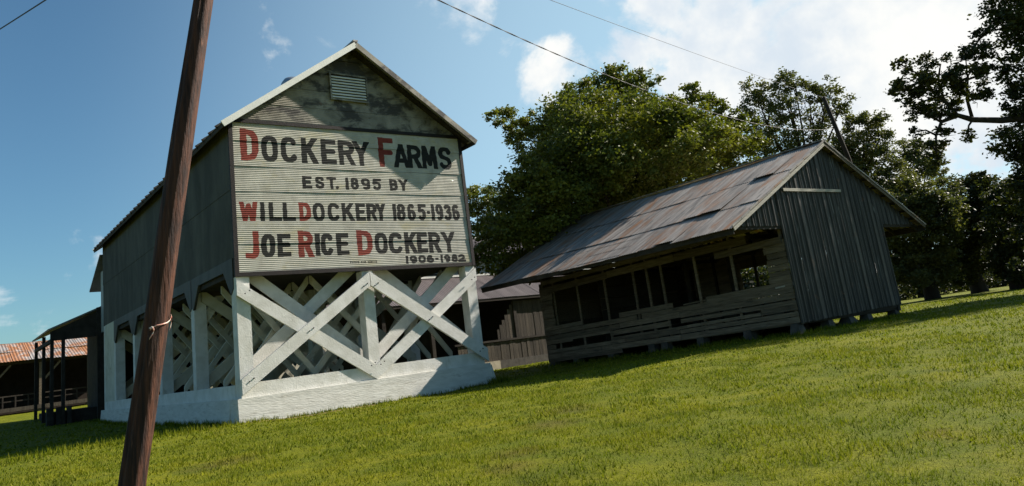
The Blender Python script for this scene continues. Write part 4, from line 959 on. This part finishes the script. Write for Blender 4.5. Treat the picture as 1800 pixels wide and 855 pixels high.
# wires
def wire(label, A, B, sag, r, twist=False):
    A, B = Vector(A), Vector(B); n = 260 if twist else 60; pts = [A+(B-A)*(i/n) - Vector((0, 0, 4*sag*(i/n)*(1-i/n))) for i in range(n+1)]
    t = thing('overhead_wire', label, 'wire', tuple(A))
    strands = 2 if twist else 1
    for s in range(strands):
        path = []
        for i, p in enumerate(pts):
            ph = i*.75+math.pi*s; path.append(p + (Vector((0, 0, 1))*math.cos(ph)+Vector((.6, -.8, 0))*math.sin(ph))*(r*1.1 if twist else 0) - A)
        vs, fs = tube(path, [r]*len(path), 5); mesh_obj('strand', vs, fs, M['wire'], t, smooth=True)
wire('twisted overhead wire crossing the sky and the big tree to the pole behind the shed', (-3.96, -12.33, 6.87), (25.2, -4.1, 8.55), 1.02, .0062, True)
wire('thin single wire high above the twisted one, right of the gable peak', (-3.96, -12.33, 7.10), (25.06, -4.06, 10.0), .10, .0055)
wire('wire cutting the top left corner of the sky beside the leaning pole', (-3.97, -12.33, 6.90), (-12.21, 37.8, 18.65), .4, .013)

# ---------------------------------------------------------------- trees
LOBES['EDGE'] += [(31.6, -15.6, 9.6, 2.0), (32.4, -16.4, 7.6, 1.8), (31, -14.4, 11.5, 1.8), (33.5, -17.5, 9.5, 1.6), (30.5, -15, 6.5, 1.2)]
LOBES['BIG'] += [(12.1, 1.4, 5.75, 1.05), (11.0, 2.2, 5.2, .9), (13.2, .8, 6.4, 1.05), (10.1, 2.8, 4.5, .75), (12.6, 3.2, 5.2, 1.3), (14.2, -.5, 7.1, .9), (15.2, -1.0, 7.3, .8), (15, 1, 8.5, 1.9), (13.4, 1.7, 7.6, 1.5), (16.6, -.3, 9.2, 1.5), (16, 2, 10.3, 1.7), (12.4, 2.4, 6.8, 1.2), (14.2, .1, 8.1, 1.2), (17.5, 2, 8, 2), (15.5, 3, 7.6, 1.8)]
def leaves(lobes, n_per_m2, leaf, squash=1.0, seed=1, fill=.45):
    r = np.random.default_rng(seed); C_ = []
    for (x, y, z, R_) in lobes:
        ncl = max(6, int(26*R_**1.7)); nl = int(n_per_m2*4*math.pi*R_**2/ncl)
        d = r.normal(size=(ncl, 3)); d /= np.linalg.norm(d, axis=1)[:, None]; rr = r.uniform(fill, 1.05, ncl)**.7
        cc = np.array([x, y, z]) + d*(rr*R_)[:, None]*np.array([1, 1, .9])
        cr = R_*r.uniform(.12, .28, ncl)+.08
        for c, q in zip(cc, cr):
            m = int(nl*r.uniform(.4, 1.7)); p = r.normal(size=(m, 3))*.55
            C_.append(c + p*q*np.array([1.15, 1.15, .8]))
    P = np.concatenate(C_); n = len(P)
    a = r.normal(size=(n, 3)); a /= np.linalg.norm(a, axis=1)[:, None]; a[:, 2] *= .7
    b = np.cross(a, r.normal(size=(n, 3))); b /= np.linalg.norm(b, axis=1)[:, None]+1e-6
    s = leaf*r.uniform(.6, 1.3, n)[:, None]
    V = np.stack([P-a*s, P-b*s*.55+a*s*.1, P+a*s, P+b*s*.55+a*s*.1], 1).reshape(-1, 3)
    return V, np.arange(n*4).reshape(-1, 4), np.clip(r.beta(2, 2, n), 0, 1)
def tree(label, key, base, tr, dens, leaf, lm, seed, fork=.42, limbs=14, explicit=None, group=None, trunks=1, fill=.45):
    L_ = LOBES[key]; bx, by = base; bz = g1(bx, by); t = thing('tree', label, 'tree', (bx, by, bz), group); o_ = Vector((bx, by, bz))
    rl = random.Random(seed)
    cen = Vector((sum(l[0]*l[3] for l in L_), sum(l[1]*l[3] for l in L_), sum(l[2]*l[3] for l in L_)))/sum(l[3] for l in L_)
    top = max(l[2] for l in L_)
    zf = bz + (cen.z-bz)*fork*1.4
    tp = [Vector((bx, by, bz-.3)), Vector((bx, by, bz+.15)), Vector((bx+rl.uniform(-.2, .2), by+rl.uniform(-.2, .2), bz+(zf-bz)*.5)), Vector((bx+(cen.x-bx)*.25, by+(cen.y-by)*.25, zf)), Vector((bx+(cen.x-bx)*.6, by+(cen.y-by)*.6, (zf+cen.z)/2+.3)), cen+Vector((0, 0, (top-cen.z)*.45))]
    vs, fs = tube([p-o_ for p in tp], [tr*1.5, tr*1.25, tr, tr*.8, tr*.5, tr*.12], 12, .06)
    mesh_obj('trunk', vs, fs, M['bark'], t, smooth=True)
    for l in sorted(L_, key=lambda l: -l[3])[:limbs]:
        e = Vector(l[:3]); q = rl.uniform(.35, .9); i = 2+int(q*2.5); st = tp[min(i, 4)]
        mid = st.lerp(e, .5)+Vector((rl.uniform(-.3, .3), rl.uniform(-.3, .3), rl.uniform(-.1, .5)))
        vs, fs = tube([p-o_ for p in (st, st.lerp(mid, .5)+Vector((0, 0, rl.uniform(-.1, .2))), mid, mid.lerp(e, .6)+Vector((rl.uniform(-.2, .2), 0, rl.uniform(-.2, .2))), e)], [tr*.38, tr*.3, tr*.22, tr*.13, tr*.04], 7, .05)
        mesh_obj('limb', vs, fs, M['bark'], t, smooth=True)
        for _ in range(3):
            d = Vector((rl.uniform(-1, 1), rl.uniform(-1, 1), rl.uniform(-.3, 1))).normalized()*l[3]*.9
            vs, fs = tube([p-o_ for p in (mid.lerp(e, .6), e.lerp(mid, .2)+d*.5, e+d)], [tr*.10, tr*.06, tr*.02], 5); mesh_obj('branch', vs, fs, M['bark'], t, smooth=True)
    if explicit:
        for pth, rad in explicit:
            vs, fs = tube([Vector(p)-o_ for p in pth], rad, 8, .06); mesh_obj('limb', vs, fs, M['bark'], t, smooth=True)
        path0 = [Vector(p) for pth, _r in explicit for p in pth[1:]]
        for l in L_:
            if l[0] < 26.9 and l[3] < .7:
                e = Vector(l[:3]); st = min(path0, key=lambda p: (p-e).length)
                mid = st.lerp(e, .5)+Vector((rl.uniform(-.15, .15), rl.uniform(-.15, .15), rl.uniform(-.05, .2)))
                vs, fs = tube([p-o_ for p in (st, mid, e, e+(e-mid)*.5)], [.05, .035, .02, .006], 6, .1); mesh_obj('branch', vs, fs, M['bark'], t, smooth=True)
                for _ in range(5):
                    d = Vector((rl.uniform(-1, 1), rl.uniform(-1, 1), rl.uniform(-.6, 1))).normalized()*l[3]*1.1
                    vs, fs = tube([p-o_ for p in (mid.lerp(e, rl.random()), e+d*.5, e+d)], [.02, .012, .004], 5); mesh_obj('twig', vs, fs, M['bark'], t, smooth=True)
    V, Fq, rn = leaves(L_, dens, leaf, seed=seed, fill=fill)
    k = V.reshape(-1, 4, 3)[:, 0, 2] > bz+.3
    V = V.reshape(-1, 4, 3)[k].reshape(-1, 3); rn = rn[k]; Fq = np.arange(len(V)).reshape(-1, 4)
    fast_mesh('crown', V-np.array(o_), Fq, M[lm], t, rnd=rn)
    return t
tree('very large spreading tree with sunlit right side towering behind the open shed roof', 'BIG', (19.6, 3.6), .42, 170, .085, 'leaf_green', 11, limbs=22)
tree('small dark tree peeking out between the sign and the big tree', 'BEHIND', (28.5, 29.8), .2, 110, .11, 'leaf_green', 12, limbs=5)
tree('airy tree with sky showing through, above the shed ridge', 'AIRY', (38.3, 5.2), .3, 100, .095, 'leaf_olive', 13, limbs=12)
tree('mid-height tree right of the distant pole behind the gable', 'MID', (42.6, 4.6), .3, 120, .10, 'leaf_olive', 14, limbs=8)
tree('low round tree farthest back on the right, under the open sky', 'SMALL', (57.9, 8.8), .25, 100, .12, 'leaf_olive', 15, limbs=4)
tree('dense dark tree just right of the shed eave', 'ROWA', (44.0, 1.8), .38, 160, .11, 'leaf_olive', 16, limbs=7)
tree('dense tree with thick trunk in the middle of the right-hand row', 'ROWB', (48.6, .8), .42, 160, .11, 'leaf_dark', 17, limbs=7)
tree('dense dark tree at the right end of the row beyond the lawn', 'ROWC', (43.7, -3.2), .35, 160, .10, 'leaf_dark', 18, limbs=7)
LIMB = [((28.6, -11.6, 6.9), (27.65, -10.58, 7.16), (26.94, -10.01, 7.17), (26.04, -9.34, 7.34), (25.56, -9.02, 7.59)), (.20, .155, .13, .115, .09)]
LIMB2 = [((25.56, -9.02, 7.59), (25.25, -8.80, 8.27), (25.12, -8.85, 9.1), (25.3, -9.0, 9.7)), (.08, .06, .045, .02)]
LIMB3 = [((26.04, -9.34, 7.34), (26.0, -9.35, 8.2), (26.2, -9.5, 9.0), (26.3, -9.6, 9.9)), (.075, .06, .04, .02)]
LIMB4 = [((25.56, -9.02, 7.59), (25.0, -8.6, 7.4), (24.7, -8.4, 6.9), (24.6, -8.3, 6.3)), (.10, .07, .05, .02)]
tree('tall dark tree at the right edge with one long bare limb reaching over the sky', 'EDGE', (29.2, -12.0), .5, 140, .085, 'leaf_dark', 19, limbs=5, explicit=[LIMB, LIMB2, LIMB3, LIMB4])
# far wood: one mass nobody could count
r = np.random.default_rng(5); lob = []
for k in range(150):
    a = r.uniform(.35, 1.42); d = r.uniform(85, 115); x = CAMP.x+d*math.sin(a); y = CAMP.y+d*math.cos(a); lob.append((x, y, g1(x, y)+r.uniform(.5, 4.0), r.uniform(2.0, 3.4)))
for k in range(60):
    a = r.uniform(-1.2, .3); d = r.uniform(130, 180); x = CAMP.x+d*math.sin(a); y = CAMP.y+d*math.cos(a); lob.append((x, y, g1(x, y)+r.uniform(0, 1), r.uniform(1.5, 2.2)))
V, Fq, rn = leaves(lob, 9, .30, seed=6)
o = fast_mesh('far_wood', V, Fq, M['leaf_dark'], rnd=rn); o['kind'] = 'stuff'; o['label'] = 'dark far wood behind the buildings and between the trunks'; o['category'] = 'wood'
# hedge-like undergrowth under the row of trees on the right
lob = []
for k in range(46):
    t_ = r.uniform(0, 1); x = 46+24*t_+r.uniform(-2, 2); y = 12-22*t_+r.uniform(-2, 2)+6; lob.append((x, y, g1(x, y)+r.uniform(.3, 1.6), r.uniform(.9, 1.6)))
V, Fq, rn = leaves(lob, 30, .14, seed=8)
o = fast_mesh('undergrowth', V, Fq, M['leaf_dark'], rnd=rn); o['kind'] = 'stuff'; o['label'] = 'sunlit undergrowth beyond the trunks at the edge of the lawn'; o['category'] = 'undergrowth'
# pale house glimpsed far behind
HS = thing('farmhouse', 'small pale house glimpsed beyond the lawn under the trees', 'house', (62, 16, .6))
box('wall', HS, (58, 14, .4), (66, 20, 3.2), M['house_paint'])
prism('roof', HS, [(13.6, 3.203), (20.4, 3.203), (17, 5.2)], 'x', 57.6, 66.4, M['roof_grey'])
for x in (59.2, 61.8, 64.2):
    w = box('window', HS, (x, 13.95, 1.3), (x+.9, 13.995, 2.5), M['fascia']); box('pane', HS, (x+.08, 13.93, 1.38), (x+.82, 13.945, 2.42), M['glass'])
